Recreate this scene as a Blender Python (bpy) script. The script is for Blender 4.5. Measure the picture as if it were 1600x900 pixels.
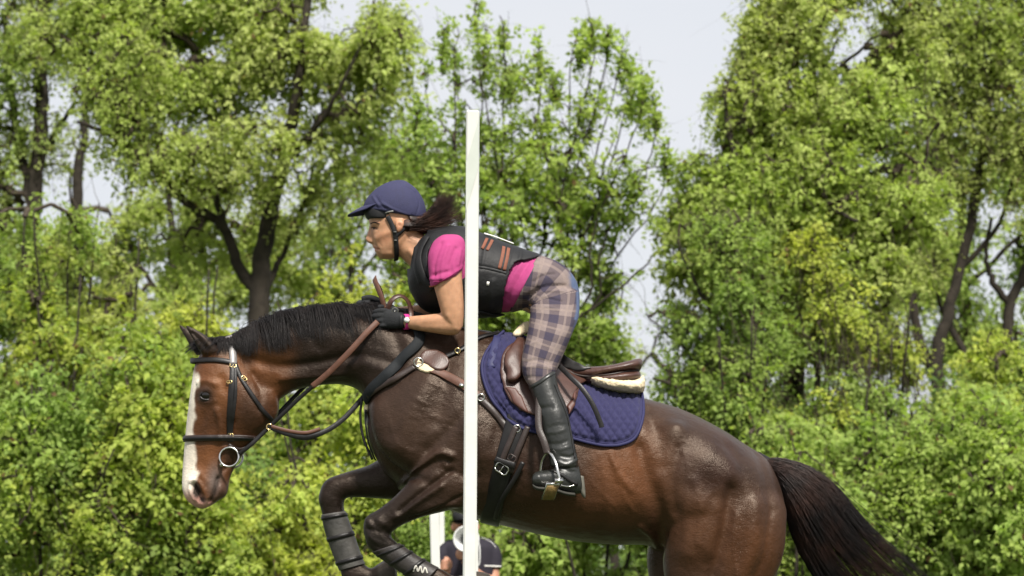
import bpy, bmesh, math, random
import numpy as np
from mathutils import Vector, Matrix
from mathutils.bvhtree import BVHTree
from mathutils.geometry import delaunay_2d_cdt

for o in list(bpy.data.objects):
    bpy.data.objects.remove(o, do_unlink=True)
scene = bpy.context.scene
C = scene.collection
R = math.radians

# ------------------------------------------------------------------ camera
CAM = Vector((0.0, 0.0, 1.6))
FPX = 3600.0                                   # focal length in 1600-wide picture units
PITCH = math.atan2(400.0, FPX)
cam_data = bpy.data.cameras.new('camera')
cam_data.sensor_width = 36.0
cam_data.lens = FPX / 1600.0 * 36.0
cam_data.clip_start = 0.1
cam_data.clip_end = 3000.0
cam_data.dof.use_dof = True
cam_data.dof.focus_distance = 8.75
cam_data.dof.aperture_fstop = 4.2
cam = bpy.data.objects.new('camera', cam_data)
C.objects.link(cam)
cam.location = CAM
cam.rotation_euler = (math.pi / 2 + PITCH, 0, 0)
scene.camera = cam

# ------------------------------------------------------------------ daylight: bright hazy sky and a soft high sun behind the camera
SUN_EL, SUN_AZ = R(52), R(162)                 # azimuth measured clockwise from +Y
world = bpy.data.worlds.new('World')
scene.world = world
world.use_nodes = True
wt = world.node_tree
wt.nodes.clear()
w_out = wt.nodes.new('ShaderNodeOutputWorld')
w_bg = wt.nodes.new('ShaderNodeBackground')
w_sky = wt.nodes.new('ShaderNodeTexSky')
w_sky.sky_type = 'NISHITA'
w_sky.sun_disc = False
w_sky.sun_elevation = SUN_EL
w_sky.sun_rotation = SUN_AZ
w_sky.air_density = 1.0
w_sky.dust_density = 3.0
w_tc = wt.nodes.new('ShaderNodeTexCoord')
w_map = wt.nodes.new('ShaderNodeMapping')
w_map.inputs['Scale'].default_value = (1.0, 1.0, 2.6)
w_noise = wt.nodes.new('ShaderNodeTexNoise')
w_noise.inputs['Scale'].default_value = 3.2
w_noise.inputs['Detail'].default_value = 6.0
w_noise.inputs['Roughness'].default_value = 0.55
w_ramp = wt.nodes.new('ShaderNodeMapRange')
w_ramp.inputs['From Min'].default_value = 0.30
w_ramp.inputs['From Max'].default_value = 0.70
w_ramp.inputs['To Min'].default_value = 0.84
w_ramp.inputs['To Max'].default_value = 0.97
w_mix = wt.nodes.new('ShaderNodeMixRGB')
w_mix.inputs['Color2'].default_value = (5.05, 5.15, 5.40, 1)     # thin bright cloud sheet
wt.links.new(w_tc.outputs['Generated'], w_map.inputs['Vector'])
wt.links.new(w_map.outputs['Vector'], w_noise.inputs['Vector'])
wt.links.new(w_noise.outputs['Fac'], w_ramp.inputs['Value'])
wt.links.new(w_ramp.outputs['Result'], w_mix.inputs['Fac'])
wt.links.new(w_sky.outputs['Color'], w_mix.inputs['Color1'])
wt.links.new(w_mix.outputs['Color'], w_bg.inputs['Color'])
w_bg.inputs['Strength'].default_value = 0.10
wt.links.new(w_bg.outputs['Background'], w_out.inputs['Surface'])

sun_data = bpy.data.lights.new('sun', 'SUN')
sun_data.energy = 4.0
sun_data.angle = R(7)
sun_data.color = (1.0, 0.95, 0.87)
sun = bpy.data.objects.new('sun', sun_data)
C.objects.link(sun)
sun.location = (0, -5, 20)
_sd = Vector((math.sin(SUN_AZ) * math.cos(SUN_EL), math.cos(SUN_AZ) * math.cos(SUN_EL), math.sin(SUN_EL)))
sun.rotation_euler = (-_sd).to_track_quat('-Z', 'Y').to_euler()

scene.view_settings.view_transform = 'Standard'
scene.view_settings.look = 'None'
scene.view_settings.gamma = 1.0
scene.view_settings.use_curve_mapping = False
scene.view_settings.exposure = 0.72
scene.cycles.max_bounces = 8
scene.cycles.transparent_max_bounces = 8
scene.cycles.use_denoising = True

# ------------------------------------------------------------------ helpers
_FW = np.array([0, math.cos(PITCH), math.sin(PITCH)])
_UP = np.array([0, -math.sin(PITCH), math.cos(PITCH)])
_RT = np.array([1.0, 0, 0])
_CM = np.array(CAM)
Y0 = 9.0                                       # the horse's mid plane


def ray(px, py):
    d = _FW + (px - 800.0) / FPX * _RT + (450.0 - py) / FPX * _UP
    return d


def at(px, py, Y=Y0):
    """point at depth Y that lies on the sight line of the picture position (px, py)"""
    d = ray(px, py)
    return _CM + d * (Y / d[1])


def proj(v):
    """world points (n,3) -> picture positions (n,2)"""
    q = np.asarray(v) - _CM
    z = q @ _FW
    return np.stack([800.0 + FPX * (q @ _RT) / z, 450.0 - FPX * (q @ _UP) / z], 1)


def link(name, me, material=None, parent=None, smooth=True):
    o = bpy.data.objects.new(name, me)
    C.objects.link(o)
    if material is not None:
        me.materials.clear()
        me.materials.append(material)
    if parent is not None:
        o.parent = parent
        o.matrix_parent_inverse = Matrix.Translation(-parent.location)
    if smooth and len(me.polygons):
        me.polygons.foreach_set('use_smooth', np.ones(len(me.polygons), bool))
    return o


def tag(o, label, category=None, group=None, kind=None):
    if label: o['label'] = label
    if category: o['category'] = category
    if group: o['group'] = group
    if kind: o['kind'] = kind
    return o


def empty(name, loc, label=None, category=None, group=None):
    o = bpy.data.objects.new(name, None)
    o.empty_display_size = 0.2
    o.location = loc
    C.objects.link(o)
    return tag(o, label, category, group)


def mesh_np(name, verts, faces, smooth=True):
    me = bpy.data.meshes.new(name)
    if isinstance(faces, np.ndarray):
        n, k = faces.shape
        me.vertices.add(len(verts))
        me.vertices.foreach_set('co', np.ascontiguousarray(verts, np.float32).ravel())
        me.loops.add(n * k)
        me.loops.foreach_set('vertex_index', np.ascontiguousarray(faces, np.int32).ravel())
        me.polygons.add(n)
        me.polygons.foreach_set('loop_start', np.arange(0, n * k, k, dtype=np.int32))
        me.polygons.foreach_set('loop_total', np.full(n, k, np.int32))
        me.update(calc_edges=True)
        me.validate()
    else:
        me.from_pydata([tuple(map(float, v)) for v in verts], [], [tuple(f) for f in faces])
        me.update()
    return me


def catmull(P, sub):
    """Catmull-Rom through the rows of P (centripetal-free, clamped ends)"""
    P = np.asarray(P, float)
    n = len(P)
    if n < 3 or sub <= 1:
        t = np.linspace(0, n - 1, (n - 1) * sub + 1)
        i = np.minimum(t.astype(int), n - 2)
        f = (t - i)[:, None]
        return P[i] * (1 - f) + P[i + 1] * f
    out = []
    for i in range(n - 1):
        p0 = P[max(i - 1, 0)]; p1 = P[i]; p2 = P[i + 1]; p3 = P[min(i + 2, n - 1)]
        for j in range(sub):
            t = j / sub
            out.append(0.5 * ((2 * p1) + (-p0 + p2) * t + (2 * p0 - 5 * p1 + 4 * p2 - p3) * t * t
                              + (-p0 + 3 * p1 - 3 * p2 + p3) * t ** 3))
    out.append(P[-1])
    return np.array(out)


class MB:
    """collects vertices and faces of one mesh"""
    def __init__(self):
        self.v = []; self.f = []

    def add(self, verts, faces):
        b = len(self.v)
        self.v.extend([tuple(map(float, p)) for p in verts])
        self.f.extend([tuple(i + b for i in f) for f in faces])

    def rings(self, rings, cap=True, closed=False):
        """rings: array (m, n, 3)"""
        m, n = len(rings), len(rings[0])
        vs = [p for r in rings for p in r]
        fs = []
        for i in range(m if closed else m - 1):
            a = i * n; c = ((i + 1) % m) * n
            for j in range(n):
                k = (j + 1) % n
                fs.append((a + j, a + k, c + k, c + j))
        if cap and not closed:
            fs.append(tuple(range(n - 1, -1, -1)))
            fs.append(tuple((m - 1) * n + j for j in range(n)))
        self.add(vs, fs)
        return self

    def loft(self, secs, sub=4, n=28, Y=Y0):
        """secs: (ax, ay, bx, by, halfwidth [, dy [, p [, e]]]); a and b are two opposite
        outline points of a cross-section, halfwidth is its half extent in depth (metres)"""
        S = []
        for s in secs:
            s = list(s) + [0.0, 2.2, 0.0][len(s) - 5:]
            S.append(s)
        S = catmull(S, sub)
        th = np.linspace(0, 2 * math.pi, n, endpoint=False)
        rings = []
        for s in S:
            A = at(s[0], s[1], Y + s[5]); B = at(s[2], s[3], Y + s[5])
            c = (A + B) / 2; a = (A - B) / 2
            p = s[6]
            cs, sn = np.cos(th), np.sin(th)
            ca = np.sign(cs) * np.abs(cs) ** (2 / p)
            sa = np.sign(sn) * np.abs(sn) ** (2 / p)
            w = max(s[4], 0.001) * (1 - s[7] * ca)
            ring = c[None] + ca[:, None] * a[None]
            ring[:, 1] += -sa * w
            rings.append(ring)
        return self.rings(rings)

    def tube(self, pts, radii, n=8, cap=True):
        """round tube along world points"""
        P = np.asarray(pts, float)
        m = len(P)
        rad = np.broadcast_to(np.asarray(radii, float), (m,))
        T = np.gradient(P, axis=0)
        T /= np.linalg.norm(T, axis=1)[:, None] + 1e-9
        ref = np.array([0.123, 0.9, 0.41])
        nrm = np.cross(T[0], ref); nrm /= np.linalg.norm(nrm)
        th = np.linspace(0, 2 * math.pi, n, endpoint=False)
        rings = []
        for i in range(m):
            nrm = nrm - T[i] * (nrm @ T[i]); nrm /= np.linalg.norm(nrm) + 1e-9
            b = np.cross(T[i], nrm)
            rings.append(P[i] + rad[i] * (np.cos(th)[:, None] * nrm + np.sin(th)[:, None] * b))
        return self.rings(rings, cap)

    def ribbon(self, P, N, width, thick, closed=False):
        """strap of rounded box section along points P with outward normals N"""
        P = np.asarray(P, float); N = np.asarray(N, float)
        m = len(P)
        if closed:
            T = np.roll(P, -1, 0) - np.roll(P, 1, 0)
        else:
            T = np.gradient(P, axis=0)
        T /= np.linalg.norm(T, axis=1)[:, None] + 1e-9
        wd = np.broadcast_to(np.asarray(width, float), (m,))
        tk = np.broadcast_to(np.asarray(thick, float), (m,))
        rings = []
        for i in range(m):
            n_ = N[i] - T[i] * (N[i] @ T[i]); n_ /= np.linalg.norm(n_) + 1e-9
            s = np.cross(T[i], n_)
            w = wd[i] / 2; t = tk[i]
            prof = [(-w, 0.25 * t), (-w, .7 * t), (-w * .86, t), (0, t * 1.12), (w * .86, t), (w, .7 * t), (w, 0.25 * t), (0, 0)]
            rings.append([P[i] + s * a + n_ * b for a, b in prof])
        return self.rings(rings, True, closed)

    def box(self, c, sx, sy, sz, rot=None):
        c = np.asarray(c, float)
        vs = np.array([(x, y, z) for x in (-1, 1) for y in (-1, 1) for z in (-1, 1)], float) * np.array([sx, sy, sz]) / 2
        if rot is not None:
            vs = vs @ np.array(rot.to_3x3()).T
        self.add(vs + c, [(0, 1, 3, 2), (4, 6, 7, 5), (0, 4, 5, 1), (2, 3, 7, 6), (0, 2, 6, 4), (1, 5, 7, 3)])
        return self

    def ball(self, c, rx, ry, rz, nu=16, nv=10, rot=None):
        vs = []; fs = []
        for i in range(nv + 1):
            a = math.pi * i / nv
            for j in range(nu):
                b = 2 * math.pi * j / nu
                vs.append((rx * math.sin(a) * math.cos(b), ry * math.sin(a) * math.sin(b), rz * math.cos(a)))
        for i in range(nv):
            for j in range(nu):
                k = (j + 1) % nu
                fs.append((i * nu + j, (i + 1) * nu + j, (i + 1) * nu + k, i * nu + k))
        vs = np.array(vs)
        if rot is not None:
            vs = vs @ np.array(rot.to_3x3()).T
        self.add(vs + np.asarray(c, float), fs)
        return self

    def mesh(self, name='mesh', fix=True):
        me = bpy.data.meshes.new(name)
        me.from_pydata(self.v, [], self.f)
        if fix:
            bm = bmesh.new(); bm.from_mesh(me)
            bmesh.ops.remove_doubles(bm, verts=bm.verts, dist=1e-5)
            bmesh.ops.recalc_face_normals(bm, faces=bm.faces)
            bm.to_mesh(me); bm.free()
        me.update()
        return me

    def build(self, name, material=None, parent=None, smooth=True, fix=True):
        return link(name, self.mesh(name, fix), material, parent, smooth)


def edges_np(me):
    e = np.empty(len(me.edges) * 2, np.int32); me.edges.foreach_get('vertices', e)
    return e.reshape(-1, 2)


def co_np(me):
    v = np.empty(len(me.vertices) * 3, np.float32); me.vertices.foreach_get('co', v)
    return v.reshape(-1, 3).astype(float)


def nrm_np(me):
    v = np.empty(len(me.vertices) * 3, np.float32); me.vertices.foreach_get('normal', v)
    return v.reshape(-1, 3).astype(float)


def set_co(me, v):
    me.vertices.foreach_set('co', np.ascontiguousarray(v, np.float32).ravel()); me.update()


def relax(v, e, it, lam=0.5, w=None):
    n = len(v)
    deg = np.bincount(e.ravel(), minlength=n).astype(float)[:, None]
    deg[deg == 0] = 1
    for _ in range(it):
        acc = np.zeros_like(v)
        for k in range(3):
            acc[:, k] = np.bincount(e[:, 0], v[e[:, 1], k], n) + np.bincount(e[:, 1], v[e[:, 0], k], n)
        d = (acc / deg - v) * lam
        v = v + (d if w is None else d * w[:, None])
    return v


def remesh(mb, voxel, smooth_it=4):
    """union of everything in mb as one continuous surface"""
    me = mb.mesh('tmp')
    o = bpy.data.objects.new('tmp', me); C.objects.link(o)
    m = o.modifiers.new('r', 'REMESH'); m.mode = 'VOXEL'; m.voxel_size = voxel
    dg = bpy.context.evaluated_depsgraph_get(); dg.update()
    out = bpy.data.meshes.new_from_object(o.evaluated_get(dg))
    bpy.data.objects.remove(o, do_unlink=True); bpy.data.meshes.remove(me)
    v = co_np(out)
    if smooth_it:
        v = relax(v, edges_np(out), smooth_it)
        set_co(out, v)
    return out


def bvh_of(*meshes):
    V = []; F = []
    for me in meshes:
        b = len(V)
        V.extend([tuple(p) for p in co_np(me)])
        F.extend([tuple(i + b for i in p.vertices) for p in me.polygons])
    return BVHTree.FromPolygons(V, F)


def hit(bvh, px, py):
    d = Vector(ray(px, py)).normalized()
    loc, nrm, idx, dist = bvh.ray_cast(CAM, d)
    if loc is None:
        return None, None
    if nrm.dot(d) > 0:
        nrm = -nrm
    return np.array(loc), np.array(nrm)


def snap(bvh, pts, step=3.0, sub=None, smooth_it=2):
    """picture polyline -> points and normals on a surface seen from the front"""
    P = catmull(np.array(pts, float), 12)
    seg = np.r_[0, np.cumsum(np.linalg.norm(np.diff(P, axis=0), axis=1))]
    n = max(3, int(seg[-1] / step) + 1)
    t = np.linspace(0, seg[-1], n)
    Q = np.stack([np.interp(t, seg, P[:, k]) for k in (0, 1)], 1)
    pos = []; nor = []; ok = []
    for q in Q:
        p, nn = hit(bvh, *q)
        ok.append(p is not None); pos.append(p if p is not None else np.zeros(3)); nor.append(nn if nn is not None else np.array([0, -1.0, 0]))
    pos = np.array(pos); nor = np.array(nor); ok = np.array(ok)
    if not ok.all():
        if not ok.any():
            pos = np.array([at(q[0], q[1], Y0 - .1) for q in Q])
        else:
            idx = np.where(ok)[0]
            for i in np.where(~ok)[0]:
                j = idx[np.argmin(np.abs(idx - i))]
                pos[i] = at(Q[i][0], Q[i][1], pos[j][1]); nor[i] = nor[j]
    for _ in range(smooth_it):
        pos[1:-1] = (pos[:-2] + 2 * pos[1:-1] + pos[2:]) / 4
        nor[1:-1] = (nor[:-2] + 2 * nor[1:-1] + nor[2:]) / 4
    nor /= np.linalg.norm(nor, axis=1)[:, None] + 1e-9
    return pos, nor


def around(bvh, p, q, n=64, R_=0.6, Yc=Y0, half=None):
    """closed loop of surface points in the plane through picture points p, q and the depth axis"""
    A = at(p[0], p[1], Yc); B = at(q[0], q[1], Yc)
    c = (A + B) / 2; a = (A - B); L = np.linalg.norm(a); a /= L
    b = np.array([0, -1.0, 0]); b -= a * (a @ b); b /= np.linalg.norm(b)
    pos = []; nor = []
    for i in range(n):
        f = 2 * math.pi * i / n
        d = math.cos(f) * a + math.sin(f) * b
        loc, nn, _, _ = bvh.ray_cast(Vector(c + d * R_), Vector(-d))
        if loc is None: continue
        loc = np.array(loc); nn = np.array(nn)
        if nn @ d < 0: nn = -nn
        pos.append(loc); nor.append(nn)
    pos = np.array(pos); nor = np.array(nor)
    for _ in range(2):
        pos = (np.roll(pos, 1, 0) + 2 * pos + np.roll(pos, -1, 0)) / 4
        nor = (np.roll(nor, 1, 0) + 2 * nor + np.roll(nor, -1, 0)) / 4
    nor /= np.linalg.norm(nor, axis=1)[:, None]
    return pos, nor


def fill_grid(poly, step):
    """triangulated picture polygon with inner grid points"""
    poly = np.asarray(poly, float)
    seg = np.r_[poly, poly[:1]]
    edge = []
    for a, b in zip(seg[:-1], seg[1:]):
        k = max(1, int(np.linalg.norm(b - a) / step))
        edge += [a + (b - a) * i / k for i in range(k)]
    ne = len(edge)
    E = np.array(edge)
    lo, hi = poly.min(0), poly.max(0)
    gx, gy = np.meshgrid(np.arange(lo[0], hi[0], step), np.arange(lo[1], hi[1], step))
    G = np.stack([gx.ravel(), gy.ravel()], 1)
    G[:, 0] += (np.round((G[:, 1] - lo[1]) / step) % 2) * step * .5
    inside = np.zeros(len(G), bool)
    for (x1, y1), (x2, y2) in zip(seg[:-1], seg[1:]):
        c = ((y1 > G[:, 1]) != (y2 > G[:, 1])) & (G[:, 0] < (x2 - x1) * (G[:, 1] - y1) / (y2 - y1 + 1e-12) + x1)
        inside ^= c
    G = G[inside]
    d = np.min(np.linalg.norm(G[:, None] - E[None], axis=2), axis=1) if len(G) else np.zeros(0)
    G = G[d > step * .55]
    allp = [Vector(p) for p in np.r_[E, G]]
    ed = [(i, (i + 1) % ne) for i in range(ne)]
    v, e, f, *_ = delaunay_2d_cdt(allp, ed, [list(range(ne))], 1, 1e-6)
    return np.array([tuple(p) for p in v]), [tuple(t) for t in f], E


def patch(name, bvh, poly, offset, thick, material, parent, step=4.0, relief=None, smooth_it=3, round_=8.0, curve=3, lift=None):
    """sheet of real thickness lying on a surface; poly = its outline in picture positions"""
    poly = catmull(np.array(list(poly) + [poly[0]], float), curve)[:-1] if curve > 1 else np.array(poly, float)
    v2, faces, E = fill_grid(poly, step)
    n = len(v2)
    pos = np.zeros((n, 3)); nor = np.zeros((n, 3)); ok = np.zeros(n, bool)
    for i, q in enumerate(v2):
        p, nn = hit(bvh, *q)
        if p is not None:
            pos[i] = p; nor[i] = nn; ok[i] = True
    gi = np.where(ok)[0]
    for i in np.where(~ok)[0]:
        j = gi[np.argmin(((v2[gi] - v2[i]) ** 2).sum(1))]
        pos[i] = at(v2[i][0], v2[i][1], pos[j][1]); nor[i] = nor[j]
    es = set()
    for f in faces:
        for a, b in zip(f, f[1:] + f[:1]):
            es.add((min(a, b), max(a, b)))
    e = np.array(sorted(es))
    pos = relax(pos, e, smooth_it); nor = relax(nor, e, smooth_it + 2)
    nor /= np.linalg.norm(nor, axis=1)[:, None] + 1e-9
    dE = np.full(n, 1e9)
    for k in range(0, len(E)):
        dE = np.minimum(dE, np.linalg.norm(v2 - E[k], axis=1))
    prof = np.sqrt(np.clip(1 - (1 - np.clip(dE / round_, 0, 1)) ** 2, 0, 1))
    h = offset + thick * (0.45 + 0.55 * prof)
    if lift is not None: h = h + lift(v2)
    if relief is not None: h = h + relief(v2, dE)
    top = pos + nor * h[:, None]
    low = pos + nor * (offset - .002) if lift is None else pos + nor * (offset + lift(v2) - .002)[:, None]
    cnt = {}
    for f in faces:
        for a, b in zip(f, f[1:] + f[:1]):
            cnt[(a, b)] = cnt.get((a, b), 0) + 1
    F = [tuple(f) for f in faces] + [tuple(i + n for i in reversed(f)) for f in faces]
    for (a, b) in cnt:
        if (b, a) not in cnt:
            F.append((b, a, a + n, b + n))
    mb = MB(); mb.add(np.r_[top, low], F)
    return mb.build(name, material, parent)


# ------------------------------------------------------------------ materials
_M = {}


def mat(name, color, rough=0.6, spec=0.5, var=0.15, scale=40.0, bump=0.0, bscale=200.0, metal=0.0, coat=0.0, sheen=0.0, attr=None, coord='Object'):
    if name in _M: return _M[name]
    m = bpy.data.materials.new(name); m.use_nodes = True
    nt = m.node_tree; b = nt.nodes['Principled BSDF']
    b.inputs['Roughness'].default_value = rough
    b.inputs['Specular IOR Level'].default_value = spec
    b.inputs['Metallic'].default_value = metal
    b.inputs['Coat Weight'].default_value = coat
    b.inputs['Sheen Weight'].default_value = sheen
    tc = nt.nodes.new('ShaderNodeTexCoord')
    nz = nt.nodes.new('ShaderNodeTexNoise'); nz.inputs['Scale'].default_value = scale; nz.inputs['Detail'].default_value = 5
    nt.links.new(tc.outputs[coord], nz.inputs['Vector'])
    mr = nt.nodes.new('ShaderNodeMapRange')
    mr.inputs['From Min'].default_value = .25; mr.inputs['From Max'].default_value = .75
    mr.inputs['To Min'].default_value = 1 - var; mr.inputs['To Max'].default_value = 1 + var
    nt.links.new(nz.outputs['Fac'], mr.inputs['Value'])
    mx = nt.nodes.new('ShaderNodeVectorMath'); mx.operation = 'SCALE'
    if attr:
        at_ = nt.nodes.new('ShaderNodeAttribute'); at_.attribute_name = attr
        nt.links.new(at_.outputs['Color'], mx.inputs[0])
    else:
        mx.inputs[0].default_value = color[:3]
    nt.links.new(mr.outputs['Result'], mx.inputs['Scale'])
    nt.links.new(mx.outputs['Vector'], b.inputs['Base Color'])
    rr = nt.nodes.new('ShaderNodeMapRange')
    rr.inputs['To Min'].default_value = max(0, rough - .1); rr.inputs['To Max'].default_value = min(1, rough + .1)
    nt.links.new(nz.outputs['Fac'], rr.inputs['Value']); nt.links.new(rr.outputs['Result'], b.inputs['Roughness'])
    if bump:
        n2 = nt.nodes.new('ShaderNodeTexNoise'); n2.inputs['Scale'].default_value = bscale; n2.inputs['Detail'].default_value = 4
        nt.links.new(tc.outputs[coord], n2.inputs['Vector'])
        bp = nt.nodes.new('ShaderNodeBump'); bp.inputs['Strength'].default_value = bump; bp.inputs['Distance'].default_value = .004
        nt.links.new(n2.outputs['Fac'], bp.inputs['Height']); nt.links.new(bp.outputs['Normal'], b.inputs['Normal'])
    _M[name] = m
    return m


def color_attr(me, name, rgb):
    a = me.color_attributes.new(name, 'FLOAT_COLOR', 'POINT')
    c = np.ones((len(me.vertices), 4), np.float32); c[:, :3] = rgb
    a.data.foreach_set('color', c.ravel())


def sstep(a, b, x):
    t = np.clip((x - a) / (b - a), 0, 1)
    return t * t * (3 - 2 * t)


rng = np.random.default_rng(7)


def nz3(P, s, seed):
    """cheap smooth noise in about -1..1"""
    r = np.random.default_rng(seed)
    out = np.zeros(len(P))
    for k in range(5):
        w = r.normal(0, 1, 3) * s * (1.0 + .35 * k); out += np.sin(P @ w + r.uniform(0, 6.28))
    return out / 3.0



# ================================================================== ground
def ground_material():
    m = bpy.data.materials.new('meadow'); m.use_nodes = True
    nt = m.node_tree; b = nt.nodes['Principled BSDF']; L = nt.links
    tc = nt.nodes.new('ShaderNodeTexCoord')
    n1 = nt.nodes.new('ShaderNodeTexNoise'); n1.inputs['Scale'].default_value = .35; n1.inputs['Detail'].default_value = 8
    n2 = nt.nodes.new('ShaderNodeTexNoise'); n2.inputs['Scale'].default_value = 14; n2.inputs['Detail'].default_value = 8
    L.new(tc.outputs['Object'], n1.inputs['Vector']); L.new(tc.outputs['Object'], n2.inputs['Vector'])
    mx = nt.nodes.new('ShaderNodeMixRGB'); mx.inputs['Color1'].default_value = (.035, .062, .014, 1); mx.inputs['Color2'].default_value = (.085, .105, .03, 1)
    L.new(n1.outputs['Fac'], mx.inputs['Fac'])
    my = nt.nodes.new('ShaderNodeMixRGB'); my.blend_type = 'MULTIPLY'; my.inputs['Fac'].default_value = .6
    L.new(mx.outputs['Color'], my.inputs['Color1']); L.new(n2.outputs['Fac'], my.inputs['Color2'])
    L.new(my.outputs['Color'], b.inputs['Base Color'])
    b.inputs['Roughness'].default_value = .9
    bp = nt.nodes.new('ShaderNodeBump'); bp.inputs['Strength'].default_value = .8; bp.inputs['Distance'].default_value = .05
    L.new(n2.outputs['Fac'], bp.inputs['Height']); L.new(bp.outputs['Normal'], b.inputs['Normal'])
    return m


gx = np.r_[-900, -200, np.linspace(-40, 40, 41), 200, 900]; gy = np.r_[-900, -200, np.linspace(-20, 60, 41), 200, 900]
GX, GY = np.meshgrid(gx, gy)
GZ = .035 * np.sin(GX * .7) * np.cos(GY * .55) * (np.abs(GX) < 41) * (GY > -21) * (GY < 61)
nx_ = len(gx)
gf = np.array([(j * nx_ + i, j * nx_ + i + 1, (j + 1) * nx_ + i + 1, (j + 1) * nx_ + i) for j in range(len(gy) - 1) for i in range(nx_ - 1)], np.int32)
ground = link('ground', mesh_np('ground', np.stack([GX.ravel(), GY.ravel(), GZ.ravel()], 1), gf), ground_material())
ground['kind'] = 'structure'


# ================================================================== trees and shrubs
def leaf_material():
    m = bpy.data.materials.new('spring_leaves'); m.use_nodes = True
    nt = m.node_tree; L = nt.links; b = nt.nodes['Principled BSDF']; out = nt.nodes['Material Output']
    a = nt.nodes.new('ShaderNodeAttribute'); a.attribute_name = 'tint'
    L.new(a.outputs['Color'], b.inputs['Base Color'])
    b.inputs['Roughness'].default_value = .6
    b.inputs['Specular IOR Level'].default_value = .14
    tr = nt.nodes.new('ShaderNodeBsdfTranslucent')
    tm = nt.nodes.new('ShaderNodeMixRGB'); tm.blend_type = 'MULTIPLY'; tm.inputs['Fac'].default_value = 1
    tm.inputs['Color2'].default_value = (1.2, 1.3, .65, 1)
    L.new(a.outputs['Color'], tm.inputs['Color1']); L.new(tm.outputs['Color'], tr.inputs['Color'])
    ms = nt.nodes.new('ShaderNodeMixShader'); ms.inputs['Fac'].default_value = .50
    L.new(b.outputs['BSDF'], ms.inputs[1]); L.new(tr.outputs['BSDF'], ms.inputs[2])
    L.new(ms.outputs['Shader'], out.inputs['Surface'])
    return m


M_leaf = leaf_material()
M_bark = mat('bark', (.034, .028, .022), .9, .2, .45, 9.0, .9, 30.0)
M_twig = mat('twig_bark', (.060, .047, .035), .9, .2, .35, 6.0)


def leaves_mesh(name, pos, axis, nrm, L, W, tint):
    n = len(pos)
    s = np.cross(axis, nrm); s /= np.linalg.norm(s, axis=1)[:, None] + 1e-9
    nrm = np.cross(s, axis)
    fold = .12
    v = np.empty((n, 4, 3), np.float32)
    v[:, 0] = pos
    v[:, 1] = pos + axis * (L * .45)[:, None] + s * (W * .5)[:, None] + nrm * (W * fold)[:, None]
    v[:, 2] = pos + axis * L[:, None] - nrm * (L * .06)[:, None]
    v[:, 3] = pos + axis * (L * .45)[:, None] - s * (W * .5)[:, None] + nrm * (W * fold)[:, None]
    f = np.arange(n * 4, dtype=np.int32).reshape(n, 4)
    me = bpy.data.meshes.new(name)
    me.vertices.add(n * 4); me.vertices.foreach_set('co', v.ravel())
    me.loops.add(n * 4); me.loops.foreach_set('vertex_index', f.ravel())
    me.polygons.add(n); me.polygons.foreach_set('loop_start', np.arange(0, n * 4, 4, dtype=np.int32)); me.polygons.foreach_set('loop_total', np.full(n, 4, np.int32))
    me.update(calc_edges=True)
    c = np.ones((n, 4, 4), np.float32); c[:, :, :3] = tint[:, None, :]
    a = me.color_attributes.new('tint', 'FLOAT_COLOR', 'POINT'); a.data.foreach_set('color', c.ravel())
    return me


OLIVE = (.420, .470, .155); FRESH = (.375, .465, .118); LIME = (.460, .500, .090); MID = (.265, .370, .092); DEEP = (.145, .235, .062)


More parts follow.
